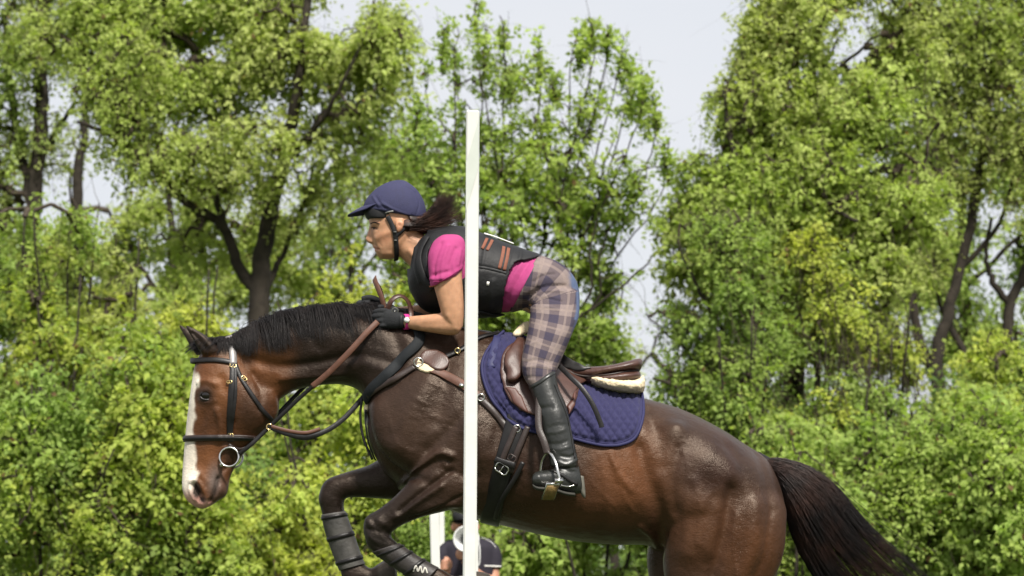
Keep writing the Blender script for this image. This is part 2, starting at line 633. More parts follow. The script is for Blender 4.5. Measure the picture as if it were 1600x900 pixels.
def foliage(cl, dirs, r, tints, tmix, per, size, spread, flat, droop, seed):
    """leaf arrays: every cluster carries a few leafy sprays, each with its own lie and shade"""
    n = len(cl)
    ns = r.integers(2, 5, n); si = np.repeat(np.arange(n), ns); S_ = len(si)
    sd = dirs[si] * .55 + r.normal(0, 1, (S_, 3)) * np.array([1, 1, .25 + flat * .6]) * .75 + np.array([0, -.1, -droop * .8]); sd /= np.linalg.norm(sd, axis=1)[:, None]
    sl = spread * r.uniform(1.4, 3.4, S_)
    so = cl[si] + r.normal(0, spread * .35, (S_, 3)) * np.array([1, 1, flat]) - sd * (sl * .25)[:, None]
    sn = np.array([.1, -.50, .85]) + r.normal(0, .42, (S_, 3)); sn -= sd * (sn * sd).sum(1)[:, None]; sn /= np.linalg.norm(sn, axis=1)[:, None]
    ss = np.cross(sd, sn)
    shade = r.uniform(.72, 1.22, S_)
    k = np.maximum(2, (per / 3.0 * (sl / (spread * 2.4)) * r.uniform(.7, 1.3, S_)).astype(int))
    idx = np.repeat(np.arange(S_), k); m = len(idx)
    t = r.uniform(.0, 1, m)
    sag = -(t ** 2 * .18 * (.4 + droop))[:, None] * sl[idx][:, None] * np.array([0, 0, 1.0])
    pos = so[idx] + sd[idx] * (t * sl[idx])[:, None] + sag + r.normal(0, spread * .13, (m, 3))
    sg = np.where(r.uniform(size=m) < .5, -1.0, 1.0)[:, None]
    ax = sd[idx] * r.uniform(.3, 1.0, m)[:, None] + ss[idx] * sg * r.uniform(.3, 1.0, m)[:, None] + r.normal(0, .30, (m, 3)) + np.array([0, 0, -droop * .6]); ax /= np.linalg.norm(ax, axis=1)[:, None]
    nr = sn[idx] + r.normal(0, .26, (m, 3)); nr /= np.linalg.norm(nr, axis=1)[:, None]
    ci = si[idx]
    L = size * r.uniform(.55, 1.6, m) * (1 + .25 * nz3(cl, .5, seed + 3))[ci] * (1.05 - .35 * t); W = L * r.uniform(.45, .75, m)
    tn = np.clip(.5 + .55 * nz3(cl, .9, seed) + r.normal(0, .22, n), 0, 1)[ci]
    A = np.array(tints[0]); B = np.array(tints[1])
    tc = A + (B - A) * np.clip(tn * tmix, 0, 1)[:, None]
    tc = tc * (shade[idx] * r.uniform(.88, 1.12, m))[:, None]
    brown = r.uniform(size=m) < .012
    tc[brown] = np.array([.16, .10, .045])
    return pos, ax, nr, L, W, tc


def grow(name, label, category, Y, limbs_px, lobes, tints=(OLIVE, FRESH), per=16, size=.062, spread=.13, flat=.6, droop=.3,
         seed=1, gap=-.25, ground_r=None, group=None, twig=.004, hang=0, bare=0, tmix=1.0, gs=1.4, dens=2.3):
    r = np.random.default_rng(seed)
    sc = Y / FPX
    limbs = []; LN = []
    for lm in limbs_px:
        lm = np.array([list(p) + [0.0] * (4 - len(p)) for p in lm], float)
        g = catmull(lm, 6)
        # natural wobble
        g[1:-1, :2] += r.normal(0, 1.2, (len(g) - 2, 2))
        P = np.array([at(a, b, Y + d) for a, b, _, d in g])
        P[:, 2] = np.maximum(P[:, 2], -.15)
        rad = np.maximum(g[:, 2] * sc * .86, .005)
        limbs.append((P, rad)); LN.append(P[2:] if len(P) > 8 else P)
    LN = np.concatenate(LN)
    cl = []
    for (px, py, dy, rx, ry, n) in lobes:
        n = int(n * dens)
        c = at(px, py, Y + dy); RX = rx * sc; RZ = ry * sc; RY = min(RX, RZ) * .85 + .15
        q = r.normal(0, 1, (n * 3, 3)); q /= np.linalg.norm(q, axis=1)[:, None]
        q *= (r.uniform(0, 1, n * 3) ** (1 / 2.2) * np.where(r.uniform(size=n * 3) < .14, r.uniform(1.0, 1.4, n * 3), 1.0))[:, None]
        q = c + q * np.array([RX, RY, RZ])
        keep = (nz3(q, gs * 1.15, seed + 5) > gap + .16) & (q[:, 2] > .12)
        cl.append(q[keep][:n])
    cl = np.concatenate(cl)
    # attach every cluster to the nearest node that is already part of the tree
    d0 = np.min(np.linalg.norm(cl[:, None, :] - LN[None, ::2, :], axis=2), axis=1)
    order = np.argsort(d0); cl = cl[order]
    nodes = np.concatenate([LN, np.zeros((len(cl) * 2, 3))]); cnt = len(LN)
    par = np.full(len(nodes), -1); parents = []
    mids = []
    for i, c in enumerate(cl):
        dd = ((nodes[:cnt] - c) ** 2).sum(1)
        j = int(np.argmin(dd)); a = nodes[j]
        mid = (a + c) / 2 + r.normal(0, .07, 3) * math.sqrt(math.sqrt(dd[j]) + .05) + np.array([0, 0, .04])
        nodes[cnt] = mid; nodes[cnt + 1] = c; par[cnt] = j; par[cnt + 1] = cnt
        cnt += 2
    cntd = np.ones(cnt)
    for i in range(cnt - 1, len(LN) - 1, -1):
        if par[i] >= 0: cntd[par[i]] += cntd[i]
    mb = MB()
    for P, rad in limbs: mb.tube(P, rad, 9)
    root = empty(name, (float(limbs[0][0][0][0]), float(limbs[0][0][0][1]), 0), label, category, group)
    mb.build('trunk', M_bark, root, fix=False)
    # twigs: three-sided tubes
    i0 = np.arange(len(LN), cnt); a = nodes[par[i0]]; b = nodes[i0]
    ra = np.minimum(twig * np.sqrt(cntd[i0]) * 1.15, .05); rb = np.minimum(twig * np.sqrt(np.maximum(cntd[i0] - 1, .5)), .045)
    ax = b - a; ax /= np.linalg.norm(ax, axis=1)[:, None] + 1e-9
    s = np.cross(ax, np.array([.3, .8, .5])); s /= np.linalg.norm(s, axis=1)[:, None] + 1e-9; t = np.cross(ax, s)
    vs = []
    for P, rr in ((a, ra), (b, rb)):
        for k in range(3):
            f = 2.0944 * k; vs.append(P + rr[:, None] * (math.cos(f) * s + math.sin(f) * t))
    vs = np.stack(vs, 1); m = len(i0); base = (np.arange(m) * 6)[:, None]
    fs = np.concatenate([base + np.array([[k, (k + 1) % 3, 3 + (k + 1) % 3, 3 + k]]) for k in range(3)])
    extra_v = []; extra_f = []
    nb = m * 6
    # bare hanging or spreading twigs
    for h in range(hang + bare):
        p = cl[r.integers(len(cl))].copy() if h < hang else nodes[r.integers(cnt)].copy()
        L = r.uniform(.4, 1.5) if h < hang else r.uniform(.25, .7)
        d = np.array([r.normal(0, .25), r.normal(0, .25), -1.0]) if h < hang else r.normal(0, 1, 3)
        d /= np.linalg.norm(d)
        pts = [p]
        for k in range(4):
            d = d + r.normal(0, .22, 3); d /= np.linalg.norm(d); pts.append(pts[-1] + d * L / 4)
        pts = np.array(pts); rr = np.linspace(.004, .001, 5)
        for k in range(5):
            for q in range(3):
                f = 2.0944 * q; extra_v.append(pts[k] + rr[k] * np.array([math.cos(f), math.sin(f), .3 * math.cos(f)]))
        for k in range(4):
            for q in range(3):
                extra_f.append((nb + k * 3 + q, nb + k * 3 + (q + 1) % 3, nb + k * 3 + 3 + (q + 1) % 3, nb + k * 3 + 3 + q))
        nb += 15
    vv = vs.reshape(-1, 3)
    if extra_v:
        vv = np.r_[vv, np.array(extra_v)]; fs = np.r_[fs, np.array(extra_f)]
    tw = link('twigs', mesh_np('twigs', vv, fs.astype(np.int32)), M_twig, root); tw['kind'] = 'stuff'
    dirs = cl - nodes[par[np.arange(len(LN), cnt)[1::2]]]
    dirs /= np.linalg.norm(dirs, axis=1)[:, None] + 1e-9
    arr = foliage(cl, dirs, r, tints, tmix, per * 1.5, size * .84, spread * .95, flat, droop, seed)
    cr = link('crown', leaves_mesh('crown', *arr), M_leaf, root, smooth=False); cr['kind'] = 'stuff'
    return root


def shrub(label, px, Y, half, top, seed, tints=(MID, LIME), n=260, per=20, size=.058, flat=.35, category='shrub', name='leafy_shrub', group='undergrowth shrubs along the wood edge', gap=-.3, bottom=1000, stems=6, twig=.0035, tmix=1.0, bare=0, hang=0, spread=.14):
    r = np.random.default_rng(seed + 900)
    base = 850 + 1.6 * FPX / Y
    L = []
    for i in range(stems):
        ex = px + half * r.uniform(-.85, .85); ey = top + (bottom - top) * r.uniform(.05, .5)
        L.append([(px + r.uniform(-12, 12), base + 8, 5.5), (px + (ex - px) * .3, base - (base - ey) * .45, 4, r.uniform(-.3, .3)), (ex, ey, 1.6, r.uniform(-.6, .6))])
    h = bottom - top
    lobes = []
    for i in range(5):
        lx = px + half * r.uniform(-.6, .6); ly = top + h * r.uniform(.2, .8)
        lobes.append((lx, ly, r.uniform(-.5, .5), half * r.uniform(.45, .7), h * r.uniform(.2, .32), n // 5))
    lobes.append((px + half * r.uniform(-.25, .25), top + h * .2, 0, half * .5, h * .2, n // 6))
    lobes.append((px, top + h * .62, 0, half * .95, h * .4, n // 2))
    return grow(name, label, category, Y, L, lobes, tints, per * 1.15, size * r.uniform(1.0, 1.35), spread * r.uniform(.85, 1.25), flat, .3, seed, gap + .30, group=group, twig=twig, tmix=tmix, bare=bare + 60, hang=hang + 30, gs=2.3, dens=1.25)


# --- large tree on the left, forked trunk with a long arching limb
grow('forked_tree', 'large forked tree with dark trunk and a limb arching left, behind the horse', 'tree', 25.0,
     [[(396, 1086, 26), (398, 800, 23), (404, 600, 21), (404, 480, 20), (410, 400, 17), (424, 320, 15), (444, 245, 13), (462, 160, 11, -.3), (470, 80, 9, -.4), (484, -20, 7, -.3), (500, -120, 4)],
      [(402, 455, 13), (375, 420, 11), (346, 352, 9, -.2), (300, 322, 7.5, -.4), (240, 265, 6.5, -.6), (178, 213, 5, -.7), (120, 190, 3, -.8)],
      [(352, 362, 8, -.2), (338, 300, 6.5), (336, 240, 4.4, .2), (320, 150, 3, .3), (306, 80, 1.2)],
      [(424, 318, 9), (400, 270, 7, .3), (360, 200, 5, .6), (330, 100, 3.5, .8)], [(440, 255, 7), (500, 190, 5, -.4), (540, 120, 3.5, -.6), (570, 60, 2, -.6)],
      [(466, 120, 5), (520, 90, 3, .4), (580, 40, 1.5, .5)], [(468, 90, 5), (420, 30, 3, .3), (380, -40, 2)], [(345, 350, 6), (330, 335, 4.5, .5), (260, 300, 3, .8)],
      [(405, 470, 9), (440, 400, 5, .4), (470, 330, 4, .6), (490, 260, 2.5, .7)]],
     [(250, 120, -.4, 160, 105, 260), (420, 60, 0, 150, 100, 240), (555, 90, -.3, 85, 110, 150), (360, 240, -.5, 110, 80, 130), (180, 190, -.6, 85, 55, 80), (520, 220, .2, 90, 80, 70),
      (150, 40, 0, 110, 80, 120), (290, 40, .3, 90, 80, 110), (350, 150, .3, 80, 70, 70), (230, 0, .2, 90, 70, 70), (330, -60, 0, 260, 90, 200), (300, 390, .6, 90, 50, 40), (460, 330, .4, 70, 70, 40), (610, 40, 0, 40, 50, 40), (240, 250, -.7, 80, 40, 50)],
     (OLIVE, FRESH), 16, .066, .14, .65, .35, 11, -.52, hang=160, bare=160, dens=2.0)
# --- trees at the far left
grow('slender_tree', 'tree with two dark leaning stems at the left edge', 'tree', 27.5,
     [[(46, 1060, 17), (44, 700, 16), (40, 480, 15), (52, 320, 14), (64, 180, 13), (66, 60, 11), (80, -60, 7)], [(112, 1060, 10), (120, 600, 10), (122, 330, 10), (122, 262, 9), (132, 215, 7), (130, 120, 6), (128, 0, 4)],
      [(50, 330, 9), (30, 220, 8, .2), (14, 120, 6, .3), (8, 20, 5, .3)], [(66, 70, 7), (110, 20, 5), (150, -60, 3)], [(60, 260, 8), (90, 200, 5, .3), (120, 160, 4, .5)]],
     [(40, 60, 0, 120, 100, 180), (-60, 200, 0, 110, 120, 120), (70, 230, .2, 70, 60, 40), (60, -60, 0, 180, 80, 140), (170, -20, .4, 80, 60, 60), (-30, 330, .3, 70, 60, 50)],
     (MID, OLIVE), 15, .068, .15, .65, .3, 23, -.5, hang=60, bare=60)
# --- pale thin tree between the forked tree and the rider
grow('young_tree', 'thin young tree with sparse leaves beyond the rider helmet', 'tree', 30.0,
     [[(556, 1040, 7), (552, 700, 6.5), (549, 430, 6), (543, 380, 5), (535, 330, 4), (540, 240, 3), (560, 150, 2)], [(548, 420, 4), (575, 370, 3), (600, 300, 2)], [(543, 380, 3.5), (510, 330, 2.5), (480, 280, 2)]],
     [(560, 300, 0, 95, 100, 80), (620, 200, 0, 60, 110, 60), (490, 360, 0, 80, 80, 60), (640, 330, .4, 60, 80, 40)],
     (MID, FRESH), 12, .07, .17, .7, .3, 31, -.1, bare=90)
# --- airy tree in the middle with upright shoots
_shoots = []
for (tx, ty) in ((652, 175), (668, 120), (695, 45), (712, 70), (742, 20), (760, 60), (785, 35), (800, 90), (840, 70), (866, 120), (905, 50), (925, 40), (948, 38), (972, 55), (985, 120), (1002, 125), (1025, 170), (1040, 240)):
    bx = 800 + (tx - 800) * .18; by = 560
    mx_, my_ = bx + (tx - bx) * .62, by + (ty - by) * .45
    _j = 22 * math.sin(tx * 7.1); _shoots.append([(bx, by, 3.6, (tx % 7 - 3) * .05), (mx_ - .4 * (mx_ - bx) + _j, (my_ + by) / 2, 2.6, (tx % 11 - 5) * .1), (mx_ - _j * .6, my_, 1.9, (tx % 11 - 5) * .12), (tx - (tx - mx_) * .25 + _j * .4, ty + 70, 1.2, (tx % 11 - 5) * .15), (tx, ty, .6, (tx % 11 - 5) * .16)])
_lob = [(sx[-1][0], sx[-1][1] + 28, sx[-1][3], 7, 60, 12) for sx in _shoots]
grow('airy_tree', 'airy spring tree with many upright leafy shoots behind the white post', 'tree', 22.5,
     [[(800, 1100, 13), (798, 800, 12), (800, 640, 11), (800, 560, 9)]] + _shoots +
     [[(880, 470, 4), (910, 380, 3.2, -.3), (932, 320, 2.4, -.4), (945, 250, 1.6, -.4)], [(905, 390, 2.6), (960, 350, 2), (1010, 330, 1.2)], [(930, 330, 2), (990, 270, 1.3), (1035, 260, 1)], [(790, 520, 4), (760, 400, 3, -.4), (752, 300, 2, -.5)],
      [(820, 540, 4), (900, 500, 3, -.5), (980, 440, 2, -.6), (1020, 400, 1.2, -.6)], [(770, 540, 4), (700, 470, 3, -.3), (640, 420, 2, -.4)]],
     _lob + [(790, 330, 0, 140, 150, 230), (720, 260, 0, 90, 120, 120), (900, 300, 0, 110, 140, 170), (960, 230, -.3, 70, 120, 80), (850, 470, -.2, 130, 90, 170), (680, 400, 0, 90, 80, 110), (930, 480, 0, 60, 80, 60), (770, 180, .2, 110, 90, 80), (995, 320, 0, 35, 70, 26), (900, 540, 0, 80, 60, 60), (740, 490, .2, 110, 70, 110)],
     (MID, FRESH), 12, .070, .075, 1.3, -.35, 42, -.22, bare=420, hang=0, twig=.003, gs=2.1, dens=1.5)
# --- broad tree right of the middle
grow('broad_tree', 'broad full tree with vine covered trunk right of the sky gap', 'tree', 23.5,
     [[(1236, 1095, 24), (1238, 800, 22), (1242, 600, 20), (1246, 430, 18), (1252, 300, 15), (1262, 180, 12), (1276, 60, 9), (1290, -60, 6)], [(1246, 420, 9), (1200, 330, 7, -.4), (1150, 250, 5, -.6), (1130, 140, 3, -.6)],
      [(1250, 330, 9), (1310, 270, 6, -.4), (1370, 235, 3.5, -.5), (1415, 222, 1.4, -.5)], [(1262, 180, 8), (1230, 90, 6, .3), (1215, 0, 4, .3)], [(1244, 480, 8), (1310, 420, 6, -.5), (1390, 390, 4, -.8)], [(1244, 500, 8), (1180, 450, 6, -.5), (1110, 420, 4, -.7)],
      [(1266, 150, 6), (1330, 90, 3.4), (1380, 50, 1.4)], [(1250, 350, 6), (1290, 330, 5, -.9), (1340, 345, 3, -1.3)]],
     [(1290, 60, 0, 130, 110, 250), (1200, 180, -.3, 90, 90, 160), (1340, 190, -.4, 130, 100, 240), (1260, 290, -.7, 150, 80, 260), (1130, 300, -.5, 90, 75, 130), (1390, 320, -.6, 110, 70, 160), (1230, 400, -.6, 150, 70, 190),
      (1110, 400, -.4, 80, 70, 90), (1330, 420, -.7, 110, 60, 120), (1300, -60, 0, 190, 80, 160), (1400, 70, .2, 80, 100, 130), (1400, 190, .1, 70, 70, 70), (1215, 60, 0, 60, 70, 60), (1105, 300, -.3, 70, 50, 50), (1065, 345, -.2, 45, 35, 22), (1150, 150, -.2, 45, 35, 26), (1190, 20, 0, 40, 50, 30), (1170, 110, -.2, 35, 40, 34), (1160, 210, -.3, 40, 40, 40), (1230, 510, -.5, 90, 60, 70), (1330, 520, -.6, 80, 60, 60)],
     (OLIVE, FRESH), 17, .062, .125, .6, .4, 57, -.62, hang=420, bare=120, dens=2.1)
# --- trees at the right edge
grow('twin_stem_tree', 'tree with twin dark stems and open crown near the right edge', 'tree', 26.5,
     [[(1478, 1060, 15), (1472, 800, 15), (1468, 640, 14), (1462, 560, 13), (1478, 500, 11), (1500, 420, 10), (1520, 330, 9), (1540, 200, 7), (1560, 60, 5), (1570, -60, 3)], [(1466, 600, 10), (1440, 540, 9, .2), (1428, 470, 8, .2), (1440, 380, 6, .2), (1470, 270, 5)],
      [(1620, 1060, 13), (1618, 800, 13), (1585, 600, 12), (1574, 540, 11), (1578, 475, 10), (1600, 430, 9), (1630, 330, 7), (1640, 180, 5)], [(1578, 480, 7), (1552, 440, 6), (1540, 400, 4), (1550, 340, 3)], [(1500, 420, 6), (1560, 350, 4), (1590, 250, 3)],
      [(1590, 640, 8), (1540, 600, 8, .4), (1500, 540, 7, .5), (1470, 480, 5, .6)]],
     [(1520, 60, 0, 120, 100, 210), (1580, 190, -.2, 80, 90, 130), (1470, 170, .2, 70, 90, 100), (1500, 300, .2, 80, 60, 60), (1600, 330, 0, 70, 60, 60), (1640, 60, 0, 120, 120, 160), (1430, 60, .2, 70, 90, 80), (1560, -60, 0, 180, 80, 140), (1450, 400, .4, 60, 60, 40), (1660, 240, 0, 90, 120, 110), (1590, 560, .3, 70, 60, 50)],
     (FRESH, OLIVE), 15, .064, .14, .6, .35, 64, -.42, hang=140, bare=140)
# --- small twiggy tree left of the broad tree
grow('twiggy_tree', 'small twiggy tree with thin bare branches below the sky gap', 'tree', 22.0,
     [[(1130, 1115, 9), (1134, 800, 9), (1140, 640, 8), (1150, 560, 7)], [(1150, 565, 5), (1120, 500, 4), (1085, 440, 3), (1060, 380, 1.6)], [(1150, 560, 5), (1160, 480, 4, -.2), (1150, 400, 3, -.3), (1140, 330, 1.6, -.3)], [(1145, 600, 4.5), (1090, 560, 3.4, .2), (1040, 520, 2, .3), (1010, 490, 1.2, .3)],
      [(1142, 620, 4.5), (1080, 610, 3.4, -.2), (1020, 590, 2, -.3)], [(1152, 550, 4), (1190, 470, 3, .3), (1200, 400, 2, .3)]],
     [(1095, 400, 0, 55, 60, 50), (1060, 470, .2, 40, 60, 20), (1140, 380, -.2, 60, 60, 60), (1110, 520, 0, 90, 60, 60), (1070, 600, 0, 50, 35, 26), (1180, 460, .2, 60, 60, 60), (1090, 230, .3, 20, 50, 8), (1150, 620, 0, 100, 50, 90)],
     (MID, FRESH), 13, .055, .11, .7, .2, 75, -.1, bare=520, twig=.003, gs=2.0)

# --- fuller trees standing further back
grow('background_tree', 'pale leafy tree further back left of the forked trunk', 'tree', 31.0,
     [[(250, 1036, 12), (255, 700, 11), (260, 500, 9), (270, 380, 7), (262, 280, 5), (280, 180, 3)], [(262, 480, 5), (210, 400, 4), (170, 330, 3)], [(266, 430, 5), (330, 370, 4), (370, 300, 3)]],
     [(200, 370, 0, 110, 70, 110), (330, 330, 0, 110, 70, 110), (270, 440, 0, 160, 70, 150), (60, 330, 0, 110, 90, 120), (420, 400, 0, 80, 80, 70), (90, 450, 0, 120, 70, 110)],
     (OLIVE, FRESH), 16, .085, .17, .6, .3, 131, -.12, hang=60, bare=80, gs=1.7)
grow('background_tree', 'pale leafy tree further back between forked tree and rider', 'tree', 32.0,
     [[(500, 1030, 10), (505, 700, 9), (510, 520, 7), (500, 420, 5), (520, 300, 3)], [(508, 480, 4), (570, 420, 3), (610, 360, 2)]],
     [(500, 420, 0, 80, 70, 80), (590, 440, 0, 90, 60, 80), (640, 300, 0, 70, 110, 80), (560, 540, 0, 140, 60, 120), (700, 450, 0, 90, 70, 80)],
     (OLIVE, FRESH), 15, .085, .17, .6, .3, 132, .05, bare=80, gs=1.7)
grow('background_tree', 'green tree further back behind the twin stems on the right', 'tree', 32.0,
     [[(1520, 1030, 12), (1515, 700, 11), (1510, 500, 9), (1500, 380, 6), (1510, 260, 3)], [(1510, 480, 5), (1440, 400, 4), (1400, 340, 3)], [(1510, 450, 5), (1580, 380, 4), (1630, 330, 3)]],
     [(1440, 420, 0, 90, 90, 110), (1540, 400, 0, 120, 70, 110), (1620, 470, 0, 100, 90, 110), (1480, 540, 0, 140, 80, 150), (1350, 500, 0, 100, 90, 110), (1600, 260, 0, 90, 70, 80), (1440, 260, 0, 80, 70, 70)],
     (MID, FRESH), 16, .085, .17, .6, .3, 133, -.10, hang=60, bare=80, gs=1.7)
grow('background_tree', 'thin leafed tree further back low in the sky gap', 'tree', 33.0,
     [[(960, 1025, 9), (962, 700, 8), (965, 600, 6), (950, 520, 4), (930, 430, 2)], [(964, 610, 4), (1010, 560, 3), (1040, 500, 2)]],
     [(900, 560, 0, 110, 70, 90), (985, 640, 0, 60, 30, 26), (820, 600, 0, 110, 70, 90), (1120, 600, 0, 60, 60, 50), (870, 460, 0, 90, 60, 60)],
     (MID, OLIVE), 14, .085, .17, .6, .3, 134, -.08, bare=120, gs=1.7)

# --- shrubs of the undergrowth
shrub('tall green shrub filling the left edge under the leaning stems', 10, 23.5, 150, 300, 101, (MID, FRESH), 420, 20, .062, gap=-.35)
shrub('yellow green layered shrub below the sky gap at the left', 190, 22.8, 170, 330, 102, (OLIVE, LIME), 430, 18, .060, flat=.28, gap=-.22, bare=80)
shrub('loose shrub in front of the forked trunk base', 400, 23.6, 130, 500, 103, (MID, OLIVE), 260, 17, .060, gap=-.15, bare=120)
shrub('bright green shrub just behind the horse poll and mane', 560, 22.5, 150, 405, 104, (FRESH, LIME), 380, 17, .058, gap=-.25, bare=40)
shrub('low lime shrub in the lower left corner', 60, 19.5, 190, 560, 105, (MID, LIME), 460, 19, .056, flat=.26, gap=-.1, bare=90, tmix=.7)
shrub('lime sprayed shrub left of the horse face', 235, 19.8, 150, 520, 106, (MID, LIME), 420, 19, .056, flat=.26, gap=-.1, bare=90, tmix=.75)
shrub('shaded green shrub right below the horse muzzle', 370, 20.5, 120, 700, 107, (DEEP, MID), 300, 20, .056, flat=.35)
shrub('bright leaved shrub framed under the horse throat', 505, 20.0, 130, 590, 108, (FRESH, LIME), 380, 17, .056, flat=.35, gap=-.25, bare=70)
shrub('green shrub seen between the folded front legs', 640, 20.6, 130, 690, 109, (MID, FRESH), 320, 19, .058)
shrub('shrub behind the man with the megaphone', 775, 21.0, 130, 700, 110, (MID, FRESH), 300, 19, .058)
shrub('leafy shrub visible under the horse belly', 930, 20.4, 150, 700, 111, (MID, FRESH), 340, 20, .058, gap=-.35)
shrub('dark green shrub right behind the horse croup', 1085, 22.8, 110, 560, 112, (DEEP, MID), 260, 19, .056, bare=120)
shrub('vine draped shrub at the foot of the broad tree', 1220, 22.0, 130, 480, 113, (MID, FRESH), 380, 17, .056, gap=-.2, hang=220, bare=80)
shrub('brownish tangled shrub above the horse tail', 1335, 21.4, 120, 520, 114, (MID, OLIVE), 300, 16, .054, gap=-.1, hang=380, bare=200)
shrub('low shrub with lime sprays behind the horse tail', 1230, 20.2, 140, 640, 115, (MID, FRESH), 360, 18, .054, flat=.3, gap=-.25, hang=60)
shrub('dense green shrub in the lower right', 1420, 20.4, 150, 620, 116, (MID, FRESH), 460, 20, .054, gap=-.35)
shrub('bright green shrub in the lower right corner', 1560, 20.0, 150, 610, 117, (MID, FRESH), 460, 20, .054, gap=-.3)
shrub('hedge like shrub at the right edge under the dark stem', 1610, 23.0, 140, 470, 118, (MID, FRESH), 340, 19, .058)
shrub('dark shrub between the twin stems on the right', 1480, 24.0, 130, 560, 119, (DEEP, MID), 300, 19, .058)
shrub('outermost lime shrub partly cut by the left edge', -130, 20.4, 150, 520, 120, (MID, LIME), 300, 18, .058)
shrub('outermost shrub partly cut by the right edge', 1720, 20.6, 150, 560, 121, (MID, FRESH), 300, 18, .058)
shrub('tall lime vine thicket left of the broad tree trunk', 1165, 21.6, 62, 420, 140, (MID, LIME), 200, 18, .056, gap=-.2, bottom=760, hang=60)
shrub('tall lime vine thicket on the broad tree trunk', 1290, 21.9, 66, 370, 141, (FRESH, LIME), 240, 18, .056, gap=-.2, bottom=720, hang=160)
shrub('tall loose thicket right of the broad tree', 1385, 22.3, 60, 440, 142, (MID, LIME), 180, 17, .056, gap=-.1, bottom=740, hang=120, bare=80)
shrub('tall lime thicket between left edge and sky gap', 95, 22.0, 75, 290, 143, (MID, LIME), 240, 18, .058, gap=-.15, bottom=700, hang=40)
shrub('olive thicket below the arching limb', 300, 22.4, 80, 400, 144, (OLIVE, LIME), 220, 17, .056, gap=-.12, bottom=740, hang=60, bare=120)
shrub('bright thicket right of the right hand trunks', 1540, 21.8, 70, 520, 145, (FRESH, LIME), 200, 18, .056, gap=-.2, bottom=800)

# --- distant wood that reads as one mass
r_ = np.random.default_rng(5)
cl = np.stack([r_.uniform(-16, 16, 5200), r_.uniform(34, 44, 5200), r_.uniform(.1, 1, 5200)], 1)
cl[:, 2] *= 3.4 + 1.5 * nz3(np.c_[cl[:, 0], cl[:, 0] * 0, cl[:, 1] * .1], .6, 77)
arr = foliage(cl, np.tile(np.array([0, 0, 1.0]), (len(cl), 1)), r_, (DEEP, MID), 1.0, 10, .17, .26, .6, .3, 78)
far = link('distant_wood', leaves_mesh('distant_wood', *arr), M_leaf, None, smooth=False)
tag(far, 'dark green mass of distant woodland behind the shrubs', 'woodland', kind='stuff')

# ================================================================== the horse
hb = MB()
# trunk of the body: withers, back, croup / brisket, belly, flank
hb.loft([(572, 628, 574, 668, .04), (586, 604, 580, 700, .12), (612, 576, 602, 738, .185), (655, 545, 636, 766, .225),
         (705, 523, 685, 790, .245, 0, 2.2, .10), (750, 515, 735, 808, .262, 0, 2.2, .16), (800, 531, 788, 822, .285, 0, 2.2, .16),
         (850, 568, 846, 836, .30, 0, 2.2, .10), (900, 597, 900, 846, .305, 0, 2.2, .05), (952, 612, 956, 851, .30, 0, 2.2, .02),
         (1004, 622, 1008, 852, .285), (1062, 639, 1056, 862, .285, 0, 2.3, -.04), (1120, 667, 1112, 876, .28, 0, 2.3, -.03), (1160, 692, 1160, 880, .25),
         (1195, 716, 1200, 866, .20), (1214, 750, 1218, 842, .13), (1226, 785, 1227, 815, .04)], sub=5, n=40)
# neck
hb.loft([(352, 530, 425, 632, .055), (368, 524, 440, 622, .068), (402, 507, 464, 609, .078, 0, 2.1, .1), (445, 491, 500, 602, .088, 0, 2.1, .15),
         (495, 483, 535, 601, .098, 0, 2.1, .2), (548, 479, 562, 612, .112, 0, 2.1, .2), (612, 484, 580, 645, .14, 0, 2.1, .2), (680, 499, 610, 700, .185, 0, 2.1, .2),
         (740, 515, 650, 760, .21, 0, 2.1, .15)], sub=5, n=36)
# head
hb.loft([(345, 528, 372, 545, .035), (330, 537, 400, 578, .062), (313, 553, 425, 618, .085), (304, 572, 434, 632, .096),
         (299, 602, 432, 649, .098, 0, 2.3, .05), (294.5, 634, 420, 666, .088, 0, 2.3, .1), (291, 662, 402, 683, .073, 0, 2.2, .1), (288.5, 690, 383, 706, .062),
         (286, 720, 368, 729, .054), (284.5, 745, 359, 749, .053), (284.5, 764, 357, 764, .053), (291, 781, 353, 775, .046),
         (306, 793, 340, 783, .032), (318, 796, 334, 788, .015)], sub=5, n=32)
# cheek plate
hb.ball(at(405, 628), .078, .080, .092, 20, 12)
# ears
for dy, dx in ((-.055, 4), (.055, -6)):
    hb.loft([(312 + dx, 556, 340 + dx, 550, .022, dy), (303 + dx, 542, 332 + dx, 538, .024, dy * 1.1), (294 + dx, 526, 318 + dx, 524, .021, dy * 1.2),
             (288 + dx, 516, 303 + dx, 515, .014, dy * 1.25), (283 + dx, 507, 287 + dx, 506, .003, dy * 1.25)], sub=4, n=16)


def hind(dx, dy, k):
    s = [(1030, 690, 1200, 745, .08, dy * .8), (1026, 745, 1226, 785, .115, dy * .95), (1030, 800, 1229, 818, .125, dy), (1034, 855, 1224, 868, .12, dy), (1040, 915, 1206, 915, .105, dy), (1066, 985, 1192, 958, .085, dy),
         (1115, 1035, 1212, 1000, .065, dy), (1180, 1090, 1250, 1050, .048, dy), (1206, 1120, 1262, 1092, .043, dy), (1215, 1165, 1256, 1155, .034, dy), (1212, 1230, 1248, 1228, .030, dy),
         (1208, 1285, 1250, 1288, .038, dy), (1198, 1315, 1238, 1325, .034, dy), (1182, 1342, 1228, 1352, .045, dy), (1162, 1378, 1226, 1386, .056, dy), (1160, 1384, 1226, 1392, .054, dy)]
    hb.loft([(a + dx * k(b), b, c + dx * k(d), d, *r) for a, b, c, d, *r in s], sub=4, n=26)


hind(0, -.145, lambda y: 0)
hind(-24, .145, lambda y: 1 if y > 800 else .3)
